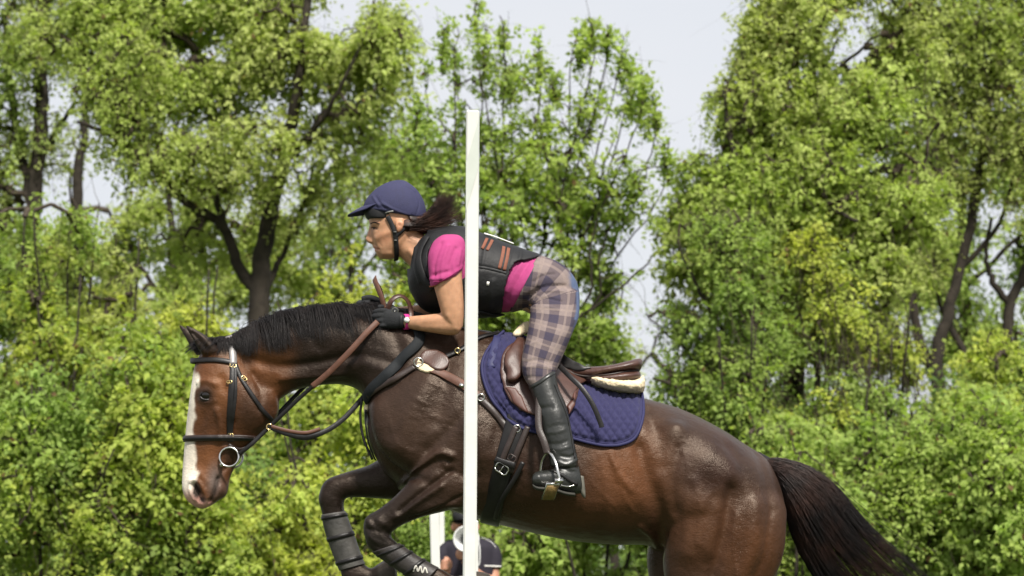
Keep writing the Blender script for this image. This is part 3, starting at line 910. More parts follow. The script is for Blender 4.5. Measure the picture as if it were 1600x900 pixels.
# near fore: shoulder and forearm, then the folded cannon
hb.loft([(700, 610, 790, 720, .04, -.15), (690, 655, 775, 752, .075, -.155), (676, 705, 742, 786, .085, -.16), (652, 737, 704, 797, .075, -.16), (620, 772, 660, 808, .058, -.155),
         (592, 795, 628, 821, .049, -.15), (575, 805, 612, 832, .048, -.15), (569, 818, 606, 838, .045, -.15)], sub=5, n=26)
hb.loft([(571, 808, 610, 815, .044, -.15), (567, 822, 612, 829, .047, -.15), (570, 840, 612, 838, .042, -.15), (576, 856, 618, 845, .037, -.15), (597, 873, 630, 856, .034, -.145), (622, 889, 650, 868, .032, -.14),
         (648, 905, 674, 882, .033, -.135), (672, 922, 696, 892, .041, -.13), (690, 931, 704, 898, .038, -.13), (708, 938, 716, 900, .043, -.13), (738, 944, 744, 892, .056, -.13), (758, 950, 768, 898, .054, -.13)], sub=5, n=24)
# far fore
hb.loft([(640, 680, 668, 782, .07, .13), (585, 722, 606, 780, .068, .13), (546, 736, 552, 777, .055, .125), (512, 748, 536, 782, .047, .12), (500, 764, 530, 796, .044, .12)], sub=5, n=24)
hb.loft([(505, 755, 536, 765, .042, .12), (497, 778, 538, 778, .046, .12), (502, 798, 538, 795, .040, .12), (508, 826, 545, 816, .036, .12), (519, 858, 556, 848, .034, .12), (530, 886, 566, 876, .036, .12),
         (536, 906, 578, 888, .042, .12), (556, 922, 584, 886, .038, .12), (580, 924, 592, 880, .045, .12), (606, 924, 606, 872, .056, .12), (622, 920, 618, 870, .054, .12)], sub=5, n=24)
horse_me = remesh(hb, .0075, 5)


# ---- sculpting: ridges and grooves laid on both sides of the body
def seg_dist(V, P):
    d = np.full(len(V), 1e9)
    if len(P) == 1:
        return np.linalg.norm(V - P[0], axis=1)
    for a, b in zip(P[:-1], P[1:]):
        ab = b - a
        t = np.clip(((V - a) @ ab) / (ab @ ab + 1e-12), 0, 1)
        d = np.minimum(d, np.linalg.norm(V - a - t[:, None] * ab, axis=1))
    return d


def sculpt(me, strokes, mid=Y0):
    bv = bvh_of(me)
    V = co_np(me); N = nrm_np(me)
    W = V.copy(); W[:, 1] = mid - np.abs(V[:, 1] - mid)
    D = np.zeros(len(V))
    for pts, r, amt in strokes:
        P = []
        for q in (catmull(np.array(pts, float), 6) if len(pts) > 1 else pts):
            p, _ = hit(bv, *q)
            if p is not None: P.append(p)
        if not P: continue
        P = np.array(P)
        lo, hi = P.min(0) - 3 * r, P.max(0) + 3 * r
        m = np.all((W > lo) & (W < hi), axis=1)
        if m.any():
            D[m] += amt * np.exp(-(seg_dist(W[m], P) / r) ** 2)
    set_co(me, V + N * D[:, None])


S = sculpt
S(horse_me, [
    # shoulder, point of shoulder, triceps, forearm
    ([(706, 712), (684, 708), (650, 736), (600, 785)], .014, .017), ([(735, 640), (700, 672), (668, 704)], .022, -.010),
    ([(590, 640), (600, 690), (640, 715)], .05, .016), ([(670, 600), (640, 650), (628, 690)], .045, .012), ([(700, 570), (690, 620), (685, 660)], .03, -.008),
    ([(740, 660), (760, 710)], .05, .018), ([(742, 745), (715, 742), (690, 735)], .014, -.009), ([(720, 790), (690, 788), (655, 800)], .018, .008),
    ([(705, 735), (665, 765), (625, 800)], .010, -.014), ([(690, 760), (650, 785), (618, 808)], .011, .011), ([(720, 775), (680, 795), (640, 810)], .007, -.008), ([(690, 735), (700, 742), (716, 744)], .006, .006),
    ([(575, 650), (590, 700), (625, 735), (665, 752)], .018, -.010),
    # belly and flank
    ([(955, 705), (965, 735), (985, 765)], .012, .007), ([(1000, 700), (1012, 745), (1030, 800), (1034, 850)], .032, -.020), ([(1010, 640), (1030, 690), (1032, 730)], .03, -.010),
    ([(1056, 672)], .045, .022), ([(1110, 720), (1150, 740)], .07, .014), ([(1140, 700), (1158, 735), (1150, 775)], .034, -.008), ([(1060, 700), (1050, 750), (1056, 800)], .02, -.009), ([(1120, 800), (1108, 860)], .035, .012), ([(1205, 800), (1196, 860), (1180, 900)], .02, -.008), ([(1085, 790), (1075, 860)], .05, .020), ([(1142, 765), (1130, 830), (1112, 900)], .024, -.018),
    ([(1180, 790), (1175, 850), (1160, 900)], .04, .018), ([(1180, 700), (1196, 740), (1204, 790)], .03, -.008), ([(1085, 750), (1100, 800), (1096, 850)], .024, .007),
    ([(1000, 822), (1018, 838), (1028, 856)], .012, .010), ([(860, 770), (930, 790), (990, 780)], .05, .006), ([(790, 640), (770, 720), (768, 800)], .028, -.012),
    # veins
    ([(672, 600), (690, 606), (697, 612)], .005, .003), ([(645, 622), (655, 626), (668, 633)], .005, .003), ([(690, 665), (710, 672), (722, 675)], .005, .003), ([(660, 640), (690, 655), (735, 668)], .006, .002),
    ([(690, 712), (700, 735), (715, 745)], .005, .004), ([(940, 690), (960, 730), (975, 775), (990, 800)], .006, .003), ([(1110, 770), (1095, 800), (1090, 850)], .007, .003),
    ([(655, 580), (668, 596), (690, 604)], .004, .0019), ([(700, 590), (712, 612), (716, 640)], .004, .0018), ([(628, 640), (650, 652), (680, 650)], .004, .0018), ([(610, 660), (622, 690), (650, 706)], .005, .002), ([(690, 630), (712, 640), (722, 660)], .004, .0018), ([(752, 650), (748, 690), (756, 730)], .005, .003),
    ([(1060, 690), (1075, 730), (1070, 780)], .005, .003), ([(1070, 740), (1090, 770)], .004, .0018), ([(1150, 800), (1146, 850), (1150, 900)], .006, .004), ([(900, 720), (930, 760), (960, 790)], .005, .002), ([(960, 660), (972, 700)], .006, .003), ([(1185, 760), (1200, 800)], .006, .003),
    ([(860, 700), (868, 760), (880, 820)], .018, .004), ([(900, 705), (908, 765), (918, 830)], .018, .004), ([(940, 710), (948, 770), (955, 835)], .018, .004),
    # neck: crest muscle over the jugular furrow
    ([(385, 560), (440, 572), (500, 566), (560, 556), (620, 572)], .022, -.014), ([(400, 535), (460, 528), (520, 522), (590, 520), (640, 530)], .05, .014),
    ([(440, 592), (490, 588), (540, 584)], .014, .008), ([(570, 560), (600, 572), (618, 585)], .03, .012), ([(480, 515), (500, 545)], .02, -.006), ([(540, 500), (560, 540)], .02, -.005), ([(600, 500), (625, 545), (620, 580)], .022, -.010),
])
S(horse_me, [
    # head
    ([(322, 612)], .026, .010), ([(310, 598), (322, 595), (336, 600)], .010, .009), ([(323, 618)], .012, -.012), ([(312, 626), (324, 629), (336, 626)], .007, .004),
    ([(338, 640), (344, 665), (345, 690)], .009, .008), ([(362, 660), (352, 690)], .016, -.008), ([(318, 650), (312, 690), (312, 725)], .02, -.005),
    ([(425, 612), (432, 640), (420, 664), (398, 682)], .012, .005), ([(395, 585), (408, 612), (405, 640)], .012, -.005),
    ([(345, 590), (352, 610)], .015, -.006), ([(298, 752), (297, 765), (304, 780)], .008, .007), ([(302, 757), (307, 768), (316, 781)], .0095, -.024), ([(299, 752), (305, 749), (314, 758), (322, 778)], .007, .010),
    ([(330, 784), (335, 768), (341, 746)], .006, -.016), ([(350, 735), (358, 728)], .010, -.008), ([(345, 765)], .014, .006), ([(312, 740), (322, 752)], .012, .004),
    # ears hollow
    ([(322, 545), (310, 530), (300, 520)], .008, -.010),
    # knees, tendons
    ([(573, 812), (580, 820)], .009, .008), ([(592, 812), (600, 820)], .009, .006), ([(583, 812), (588, 826)], .005, -.006), ([(572, 826), (590, 830), (606, 834)], .005, -.006), ([(578, 838), (590, 850)], .009, .005), ([(600, 826), (612, 838)], .010, -.006), ([(585, 850), (610, 866), (640, 890)], .008, -.004), ([(503, 765), (508, 777)], .009, .008), ([(520, 768), (526, 782)], .009, .006), ([(514, 766), (516, 786)], .005, -.006), ([(503, 790), (520, 792), (534, 790)], .005, -.006),
])
_v = co_np(horse_me); set_co(horse_me, relax(_v, edges_np(horse_me), 1, .4))

# ---- coat colour (what the hair itself is: bay with dark points and a white blaze)
V = co_np(horse_me); Q = proj(V)
X, Yp = Q[:, 0], Q[:, 1]
dep = np.abs(V[:, 1] - Y0)
dark = np.array([.013, .0078, .0062]); brown = np.array([.031, .0160, .0102]); red = np.array([.095, .035, .0125]); black = np.array([.009, .0075, .007])
cream = np.array([.62, .56, .47]); pink = np.array([.50, .27, .22]); grey = np.array([.12, .095, .085])
col = np.tile(brown, (len(V), 1))


def paint(c, m):
    global col
    col = col * (1 - m[:, None]) + c * m[:, None]


def blob(cx, cy, rx, ry, soft=.6):
    d = np.sqrt(((X - cx) / rx) ** 2 + ((Yp - cy) / ry) ** 2)
    return 1 - sstep(1 - soft, 1 + soft * .3, d)


paint(dark * .8, blob(545, 555, 140, 70) * .9)
paint(np.array([.033, .0185, .0128]), blob(680, 640, 90, 80) * .7)
paint(red * 1.15, blob(985, 735, 75, 90, .9) * .85)
paint(red * .8, blob(1120, 830, 130, 90, .9) * .55)
paint(red * 1.1, blob(1180, 880, 60, 70, .9) * .6)
paint(red * .8, blob(880, 800, 120, 50, .9) * .5)
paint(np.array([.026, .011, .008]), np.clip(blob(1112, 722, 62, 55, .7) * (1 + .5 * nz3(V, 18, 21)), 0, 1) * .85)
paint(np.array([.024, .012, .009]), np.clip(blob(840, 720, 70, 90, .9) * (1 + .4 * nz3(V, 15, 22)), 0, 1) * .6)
# head: red brown, darker towards the jaw and round the eye
hd = (1 - sstep(430, 475, X + (Yp - 560) * .1)) * (Yp > 495)
paint(red * 1.08, hd * .9)
paint(brown * 1.1, hd * blob(395, 640, 45, 55, .8) * .8)
paint(dark * .9, hd * blob(322, 617, 28, 24, .9) * .95)
paint(dark, hd * blob(330, 660, 30, 45, 1.0) * .45)
paint(np.array([.16, .062, .022]), hd * blob(347, 605, 18, 45, .9) * .6)
paint(np.array([.15, .058, .022]), hd * blob(325, 710, 22, 45, .9) * .7)
paint(dark, hd * (1 - sstep(540, 562, Yp)) * .8)
paint(dark, hd * blob(362, 715, 22, 30, .8) * .8)
paint(grey, hd * blob(336, 752, 16, 36, .9) * .85)
paint(np.array([.10, .055, .04]), hd * blob(352, 765, 14, 18, .9) * .7)
# blaze on the front of the face
front = np.interp(Yp, [560, 585, 634, 690, 745, 764, 781, 797], [306, 302, 295, 288.5, 284.5, 284.5, 291, 315])
bw = np.interp(Yp, [575, 590, 640, 690, 740, 765, 800], [0.1, 10, 9, 14, 23, 20, 10])
wig = 2.2 * nz3(V, 28, 9) + 1.6 * nz3(V, 75, 10)
bl = (1 - sstep(-2.5, 2.5, X - front - bw - wig)) * hd * sstep(575, 590, Yp)
paint(cream, bl)
paint(pink, hd * (1 - sstep(-3, 4, X - front - 32 - (Yp - 780) * 0.6)) * sstep(757, 782, Yp) * .95)
paint(pink, hd * blob(322, 791, 15, 8, .5))
paint(black, hd * blob(307, 767, 8, 15, .45) * (dep > .015) * .97)
paint(black * 1.6, hd * np.exp(-((X - np.interp(Yp, [742, 768, 786], [342, 335, 330])) / 2.4) ** 2) * sstep(738, 748, Yp) * (1 - sstep(784, 790, Yp)) * .8)
paint(black, hd * blob(316, 781, 6, 6, .5) * (dep > .02) * .9)
paint(black * 1.4, (1 - sstep(548, 556, Yp)) * (1 - sstep(335, 345, X)) * .75)
# dark points
notface = sstep(455, 475, X)
leg = sstep(700, 790, Yp) * (1 - sstep(640, 740, X)) * notface
paint(dark * .8, leg * .85)
paint(black * 1.3, sstep(745, 800, Yp) * (1 - sstep(560, 640, X)) * .8 * notface)
paint(black * 1.3, sstep(815, 850, Yp) * (1 - sstep(640, 700, X)) * .8 * notface)
paint(black, sstep(980, 1060, Yp))
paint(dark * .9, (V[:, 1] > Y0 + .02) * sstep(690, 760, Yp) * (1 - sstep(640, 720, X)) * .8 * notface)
hoofc = np.array([.045, .038, .032])
paint(hoofc, sstep(1345, 1352, Yp)); paint(hoofc, sstep(714, 720, X) * (1 - sstep(775, 780, X)) * sstep(872, 880, Yp) * (V[:, 1] < Y0)); paint(hoofc, sstep(588, 594, X) * (1 - sstep(622, 626, X)) * sstep(866, 872, Yp) * (V[:, 1] > Y0 + .05))
color_attr(horse_me, 'coat', col)


def coat_material():
    m = bpy.data.materials.new('horse_coat'); m.use_nodes = True
    nt = m.node_tree; L = nt.links; b = nt.nodes['Principled BSDF']
    a = nt.nodes.new('ShaderNodeAttribute'); a.attribute_name = 'coat'
    tc = nt.nodes.new('ShaderNodeTexCoord')
    mp = nt.nodes.new('ShaderNodeMapping'); mp.inputs['Rotation'].default_value = (0, R(-35), 0); mp.inputs['Scale'].default_value = (70, 130, 420)
    L.new(tc.outputs['Object'], mp.inputs['Vector'])
    hair = nt.nodes.new('ShaderNodeTexNoise'); hair.inputs['Scale'].default_value = 1.0; hair.inputs['Detail'].default_value = 5; hair.inputs['Roughness'].default_value = .65
    L.new(mp.outputs['Vector'], hair.inputs['Vector'])
    big = nt.nodes.new('ShaderNodeTexNoise'); big.inputs['Scale'].default_value = 5.0; big.inputs['Detail'].default_value = 6; big.inputs['Roughness'].default_value = .6
    L.new(tc.outputs['Object'], big.inputs['Vector'])
    f1 = nt.nodes.new('ShaderNodeMapRange'); f1.inputs['From Min'].default_value = .3; f1.inputs['From Max'].default_value = .7; f1.inputs['To Min'].default_value = .82; f1.inputs['To Max'].default_value = 1.18
    L.new(hair.outputs['Fac'], f1.inputs['Value'])
    f2 = nt.nodes.new('ShaderNodeMapRange'); f2.inputs['From Min'].default_value = .3; f2.inputs['From Max'].default_value = .7; f2.inputs['To Min'].default_value = .62; f2.inputs['To Max'].default_value = 1.38
    L.new(big.outputs['Fac'], f2.inputs['Value'])
    mu = nt.nodes.new('ShaderNodeMath'); mu.operation = 'MULTIPLY'; L.new(f1.outputs['Result'], mu.inputs[0]); L.new(f2.outputs['Result'], mu.inputs[1])
    sc = nt.nodes.new('ShaderNodeVectorMath'); sc.operation = 'SCALE'; L.new(a.outputs['Color'], sc.inputs[0]); L.new(mu.outputs['Value'], sc.inputs['Scale'])
    L.new(sc.outputs['Vector'], b.inputs['Base Color'])
    rg = nt.nodes.new('ShaderNodeMapRange'); rg.inputs['From Min'].default_value = .3; rg.inputs['From Max'].default_value = .7; rg.inputs['To Min'].default_value = .22; rg.inputs['To Max'].default_value = .48
    L.new(big.outputs['Fac'], rg.inputs['Value']); L.new(rg.outputs['Result'], b.inputs['Roughness'])
    b.inputs['Specular IOR Level'].default_value = .36
    b.inputs['Specular Tint'].default_value = (1.0, .84, .70, 1)
    b.inputs['Sheen Weight'].default_value = .02
    b.inputs['Sheen Roughness'].default_value = .4
    bp = nt.nodes.new('ShaderNodeBump'); bp.inputs['Strength'].default_value = .5; bp.inputs['Distance'].default_value = .003
    L.new(hair.outputs['Fac'], bp.inputs['Height'])
    md = nt.nodes.new('ShaderNodeTexNoise'); md.inputs['Scale'].default_value = 30.0; md.inputs['Detail'].default_value = 7; md.inputs['Roughness'].default_value = .62
    L.new(tc.outputs['Object'], md.inputs['Vector'])
    bp2 = nt.nodes.new('ShaderNodeBump'); bp2.inputs['Strength'].default_value = .36; bp2.inputs['Distance'].default_value = .012
    L.new(md.outputs['Fac'], bp2.inputs['Height']); L.new(bp2.outputs['Normal'], bp.inputs['Normal'])
    L.new(bp.outputs['Normal'], b.inputs['Normal'])
    return m


horse = link('horse', horse_me, coat_material())
tag(horse, 'dark bay horse with white blaze jumping, neck stretched out, front legs folded', 'horse')
HB = bvh_of(horse_me)

# ---- eye
M_eye = mat('horse_eye', (.006, .004, .003), .08, .6, .1)
M_lid = mat('eyelid_skin', (.012, .009, .008), .4, .5, .1)
for sgn in (1, -1):
    p, n = hit(HB, 323, 618)
    if sgn < 0:
        p = p.copy(); n = n.copy(); p[1] = 2 * Y0 - p[1]; n[1] = -n[1]
    e = MB().ball(p - n * .004, .0215, .0135, .0180, 20, 12).build('eye', M_eye, horse)
    lid = MB()
    for up in (1, -1):
        arc = []
        for k in range(9):
            a = math.pi * k / 8
            arc.append(p + n * .004 + np.array([math.cos(a) * .0245, 0, up * math.sin(a) * .0165 + .001]) - np.array([0, np.sign(n[1]) * .004 * abs(math.cos(a)), 0]))
        lid.tube(arc, [.002, .0035, .0045, .005, .005, .005, .0045, .0035, .002], 8)
    lid.build('eyelid', M_lid, e)


# ---- mane and tail: strands
def strands(name, curves, radii, material, parent, n=3):
    """curves: list of (k,3) arrays"""
    verts = []; faces = []
    base = 0
    for P, r in zip(curves, radii):
        k = len(P)
        T = np.gradient(P, axis=0); T /= np.linalg.norm(T, axis=1)[:, None] + 1e-9
        ref = np.array([0.2, -1.0, 0.3])
        s = np.cross(T, ref); s /= np.linalg.norm(s, axis=1)[:, None] + 1e-9
        b = np.cross(T, s)
        tt = np.linspace(0, 1, k)
        rad = (r * (1 - tt ** 2.5 * .9))[:, None]
        for a in range(n):
            f = 2 * math.pi * a / n
            verts.append(P + rad * (math.cos(f) * s + math.sin(f) * b))
        for i in range(k - 1):
            for a in range(n):
                c = (a + 1) % n
                faces.append((base + a * k + i, base + c * k + i, base + c * k + i + 1, base + a * k + i + 1))
        base += n * k
    me = mesh_np(name, np.concatenate(verts), np.array(faces, np.int32))
    o = link(name, me, material, parent); o['kind'] = 'stuff'
    return o


def hair_mat(name, c1, c2, rough=.52, scale=9.0):
    m = bpy.data.materials.new(name); m.use_nodes = True
    nt = m.node_tree; b = nt.nodes['Principled BSDF']
    tc = nt.nodes.new('ShaderNodeTexCoord')
    nz = nt.nodes.new('ShaderNodeTexNoise'); nz.inputs['Scale'].default_value = scale; nz.inputs['Detail'].default_value = 8; nz.inputs['Roughness'].default_value = .7
    nt.links.new(tc.outputs['Object'], nz.inputs['Vector'])
    mx = nt.nodes.new('ShaderNodeMixRGB'); mx.inputs['Color1'].default_value = (*c1, 1); mx.inputs['Color2'].default_value = (*c2, 1)
    mr = nt.nodes.new('ShaderNodeMapRange'); mr.inputs['From Min'].default_value = .45; mr.inputs['From Max'].default_value = .7
    nt.links.new(nz.outputs['Fac'], mr.inputs['Value']); nt.links.new(mr.outputs['Result'], mx.inputs['Fac'])
    nt.links.new(mx.outputs['Color'], b.inputs['Base Color'])
    b.inputs['Roughness'].default_value = rough
    b.inputs['Specular IOR Level'].default_value = .28
    return m


M_mane = hair_mat('mane_hair', (.010, .008, .008), (.022, .016, .014))
M_tail = hair_mat('tail_hair', (.009, .007, .007), (.040, .017, .011), scale=5.0)

crest = catmull(np.array([(338, 531), (352, 527), (368, 522), (402, 505), (445, 489), (495, 481), (548, 477), (612, 482), (655, 492)], float), 10)
cl = np.r_[0, np.cumsum(np.linalg.norm(np.diff(crest, axis=0), axis=1))]
cur = []; rad = []
locks = rng.uniform(0, 1, 46)
lock_len = rng.uniform(.6, 1.3, 46); lock_dx = rng.normal(0, 14, 46)
for i in range(7500):
    t = rng.uniform(0, 1)
    li = int(np.argmin(np.abs(locks - t)))
    q = np.array([np.interp(t * cl[-1], cl, crest[:, 0]), np.interp(t * cl[-1], cl, crest[:, 1])])
    root = at(q[0], q[1] + 4, Y0 + rng.normal(0, .012))
    full = np.interp(t, [0, .12, .3, .8, 1], [.45, .75, 1.0, .85, .5])
    L = .19 * full * lock_len[li] * rng.uniform(.65, 1.15)
    pull = locks[li] - t
    near = rng.uniform() < .86
    d0 = np.array([rng.normal(.10, .25), (-.5 if near else .5) + rng.normal(0, .25), 1.0]) ; d0 /= np.linalg.norm(d0)
    k = 8
    P = [root]
    p = root.copy()
    d = d0
    g = np.array([.30 + lock_dx[li] * .012 + pull * 2.5, (-.34 if near else .34), -1.0])
    for j in range(k - 1):
        f = (j + 1) / (k - 1)
        dd = d0 * (1 - f) ** 2.2 + g * (1 - (1 - f) ** 2.2)
        dd /= np.linalg.norm(dd)
        p = p + dd * L / (k - 1)
        P.append(p.copy())
    P = np.array(P)
    # keep the hair outside the neck
    for j in range(1, k):
        loc, nn, _, dist = HB.find_nearest(Vector(P[j]))
        if loc is not None:
            nn = np.array(nn); off = (P[j] - np.array(loc)) @ nn
            if off < .006 + .004 * rng.uniform():
                P[j] = np.array(loc) + nn * (.006 + .006 * rng.uniform())
    cur.append(P); rad.append(rng.uniform(.0005, .0012))
strands('mane', cur, rad, M_mane, horse)
# forelock and whisps at the poll
cur = []; rad = []
for i in range(260):
    root = at(rng.uniform(322, 350), rng.uniform(528, 538), Y0 + rng.normal(0, .02))
    d = np.array([-.25 + rng.normal(0, .3), rng.normal(0, .35), .30]); P = [root]
    p = root.copy(); L = rng.uniform(.06, .13)
    for j in range(6):
        d = d + np.array([-.12, 0, -.22]); p = p + d / np.linalg.norm(d) * L / 6; P.append(p.copy())
    P = np.array(P)
    for j in range(1, len(P)):
        loc, nn, _, dist = HB.find_nearest(Vector(P[j]))
        nn = np.array(nn); off = (P[j] - np.array(loc)) @ nn
        if off < .006: P[j] = np.array(loc) + nn * .008
    cur.append(P); rad.append(rng.uniform(.001, .002))
strands('forelock', cur, rad, M_mane, horse)

tail_top = np.array([(1192, 716), (1225, 716), (1262, 728), (1298, 752), (1328, 786), (1362, 826), (1410, 866), (1470, 915)], float)
tail_low = np.array([(1206, 742), (1216, 764), (1226, 796), (1238, 835), (1254, 872), (1276, 912), (1300, 950), (1330, 990)], float)
tt_, tl_ = catmull(tail_top, 5), catmull(tail_low, 5)
cur = []; rad = []
m_ = len(tt_)
for i in range(7000):
    f = rng.beta(1.1, 1.0)
    ph = rng.uniform(-1, 1)
    end = rng.uniform(.55, 1.05) if rng.uniform() < .7 else rng.uniform(.3, .8)
    lockn = int(f * 26); wv = math.sin(lockn * 12.9) * 20; fly = rng.normal(0, 1) if rng.uniform() < .12 else 0.0
    P = []
    for j in range(14):
        u = min(j / 13 * end, 1.0) * (m_ - 1)
        a = int(min(u, m_ - 2)); fr = u - a
        T_ = tt_[a] * (1 - fr) + tt_[a + 1] * fr; B_ = tl_[a] * (1 - fr) + tl_[a + 1] * fr
        uu = u / (m_ - 1)
        fj = f + .02 * math.sin(uu * 5 + lockn) * uu
        q = T_ + (B_ - T_) * fj + np.array([wv * .35 * uu ** 2, wv * uu ** 2 * .55]) + np.array([10 * fly, -16 * abs(fly)]) * uu ** 2 + np.array([0, 3.0 * math.sin(uu * 9 + lockn * 1.7)]) * uu
        wdt = (.030 + .085 * math.sin(math.pi * min(1, uu * 1.1)) ) * math.sqrt(max(0, 1 - (2 * f - 1) ** 2)) + .006
        P.append(at(q[0], q[1], Y0 + ph * wdt))
    P = np.array(P)
    P[1:] += rng.normal(0, .0025, (13, 3)) * np.linspace(.2, 1.6, 13)[:, None]
    cur.append(P); rad.append(rng.uniform(.0006, .0014))
strands('tail', cur, rad, M_tail, horse)
dock = MB().loft([(1185, 705, 1200, 745, .035), (1205, 716, 1212, 750, .035), (1228, 724, 1226, 758, .03), (1250, 738, 1240, 768, .02), (1266, 756, 1258, 772, .006)], sub=4, n=14)
dock.build('dock', M_tail, horse)

# ================================================================== tack
M_brown = mat('brown_leather', (.060, .026, .018), .42, .5, .25, 30, .25, 220)
M_tan = mat('rein_leather', (.095, .040, .024), .55, .4, .25, 40, .3, 260)
M_black = mat('black_leather', (.010, .009, .009), .42, .35, .25, 40, .2, 260)
M_dark = mat('dark_brown_leather', (.024, .014, .011), .45, .5, .25, 40, .2, 260)
M_steel = mat('steel', (.62, .61, .58), .22, .5, .1, 40, metal=1.0)
M_brass = mat('brass', (.70, .52, .24), .25, .5, .1, 40, metal=1.0)
M_navy = mat('navy_quilt', (.024, .023, .072), .85, .25, .12, 120, .25, 500, sheen=.1)
M_fleece = mat('sheepskin', (.70, .59, .40), .95, .1, .12, 60, .9, 120)
M_elastic = mat('black_elastic', (.010, .012, .014), .75, .3, .2, 80, .3, 400)


def mirror_mesh(o, name=None):
    """matching piece on the far side of the horse"""
    me = o.data.copy(); v = co_np(me); v[:, 1] = 2 * Y0 - v[:, 1]; set_co(me, v); me.flip_normals()
    c = link(name or o.name.split('.')[0], me, None, o.parent)
    return c


def strap(name, bvh, pts, width, thick, material, parent, off=.001, sm=3, start_mid=False, both=True, step=3.0):
    P, N = snap(bvh, pts, step, smooth_it=sm)
    P = P + N * off
    if start_mid:
        m = at(pts[0][0] - 2, pts[0][1], Y0); k = 7
        n0 = N[0].copy()
        arcP = []; arcN = []
        for i in range(k):
            f = i / k
            q = m * (1 - f) + P[0] * f
            n_ = np.array([-1.0, 0, 0]) * (1 - f) + n0 * f
            arcP.append(q + np.array([-1, 0, 0]) * .012 * (1 - f * f)); arcN.append(n_ / np.linalg.norm(n_))
        P = np.r_[arcP, P]; N = np.r_[arcN, N]
        Pm = P[1:][::-1].copy(); Pm[:, 1] = 2 * Y0 - Pm[:, 1]; Nm = N[1:][::-1].copy(); Nm[:, 1] *= -1
        P = np.r_[Pm, P]; N = np.r_[Nm, N]
        return MB().ribbon(P, N, width, thick).build(name, material, parent)
    o = MB().ribbon(P, N, width, thick).build(name, material, parent)
    if both: mirror_mesh(o)
    return o


def buckle(parent, bvh, px, py, w=.02, h=.018, ang=0., material=None, off=.006, r=.0022, tongue=True):
    p, n = hit(bvh, px, py)
    if p is None: p = at(px, py, Y0 - .1); n = np.array([0, -1.0, 0])
    p = p + n * off
    a = np.array([math.cos(ang), 0, math.sin(ang)]); a -= n * (a @ n); a /= np.linalg.norm(a); b = np.cross(n, a)
    mb = MB()
    pts = [p + a * x * w / 2 + b * y * h / 2 for x, y in ((-1, -.6), (-.7, -1), (.7, -1), (1, -.6), (1, .6), (.7, 1), (-.7, 1), (-1, .6), (-1, -.6), (-.7, -1))]
    mb.tube(pts, r, 6)
    if tongue: mb.tube([p - b * h * .5, p + n * .002, p + b * h * .5], r * .7, 5)
    return mb.build('buckle', material or M_brass, parent)


def torus(c, u, v, R_, r, n=28, k=8, part=1.0):
    c = np.asarray(c); P = [c + R_ * (math.cos(2 * math.pi * i / n * part) * u + math.sin(2 * math.pi * i / n * part) * v) for i in range(n + (1 if part == 1.0 else 1))]
    if part == 1.0: P.append(P[1])
    return MB().tube(np.array(P), r, k, cap=part != 1.0)


# ---- bridle
bridle = empty('bridle', at(362, 640, Y0), 'black leather bridle with brass buckles on the horse head', 'bridle')
strap('crownpiece', HB, [(358, 527), (361, 540), (364, 556), (364, 570)], .028, .005, mat('worn_headpiece', (.20, .185, .18), .35, .5, .2, 30), bridle, .004)
strap('browband', HB, [(306, 564), (318, 563), (340, 563), (365, 567)], .020, .005, M_black, bridle, .003, start_mid=True)
for w, pts in ((.022, [(364, 566), (363, 590), (361, 620), (359, 655), (360, 690)]), (.013, [(368, 566), (368, 590), (368, 620), (364, 655), (362, 680)])):
    strap('cheekpiece', HB, pts, w, .004, M_black, bridle, .003)
strap('throatlatch', HB, [(367, 568), (376, 590), (392, 615), (408, 638), (424, 656)], .016, .004, M_black, bridle, .003)
P, N = around(HB, (287, 686), (402, 684), 56, .3)
nb = MB().ribbon(P + N * .002, N, .024, .008, closed=True).build('noseband', M_dark, bridle)
MB().ribbon(P + N * .010, N, .010, .003, closed=True).build('noseband_pad', M_black, nb)
strap('lip_strap', HB, [(357, 695), (372, 702), (386, 696), (398, 682)], .014, .006, M_dark, bridle, .003)
for (x, y, w, h, a) in ((364, 572, .024, .013, 0), (381, 592, .022, .014, -.9), (359, 597, .020, .010, 0), (361, 681, .022, .020, 0), (389, 693, .018, .014, .7)):
    buckle(bridle, HB, x, y, w, h, a)
p, n = hit(HB, 356, 705)
bc = at(358, 714, p[1] - .016)
torus(bc, np.array([1.0, 0, 0]), np.array([0, .12, 1.0]), .037, .0042).build('bit_ring', M_steel, bridle)
torus(bc + np.array([0, 2 * (Y0 - bc[1]), 0]), np.array([1.0, 0, 0]), np.array([0, .12, 1.0]), .037, .0042).build('bit_ring', M_steel, bridle)
MB().tube([bc + np.array([-.028, 0, -.028]), at(345, 728, Y0 - .03), at(345, 728, Y0 + .03), bc + np.array([-.028, 2 * (Y0 - bc[1]), -.028])], [.007, .008, .008, .007], 8).build('bit_mouthpiece', M_steel, bridle)


def free_strap(name, pts, width, thick, material, parent, nrm=(0, -1, 0), sub=8):
    P3 = catmull(np.array([at(*p) for p in pts]), sub)
    N = np.tile(np.array(nrm, float), (len(P3), 1))
    return MB().ribbon(P3, N, width, thick).build(name, material, parent)


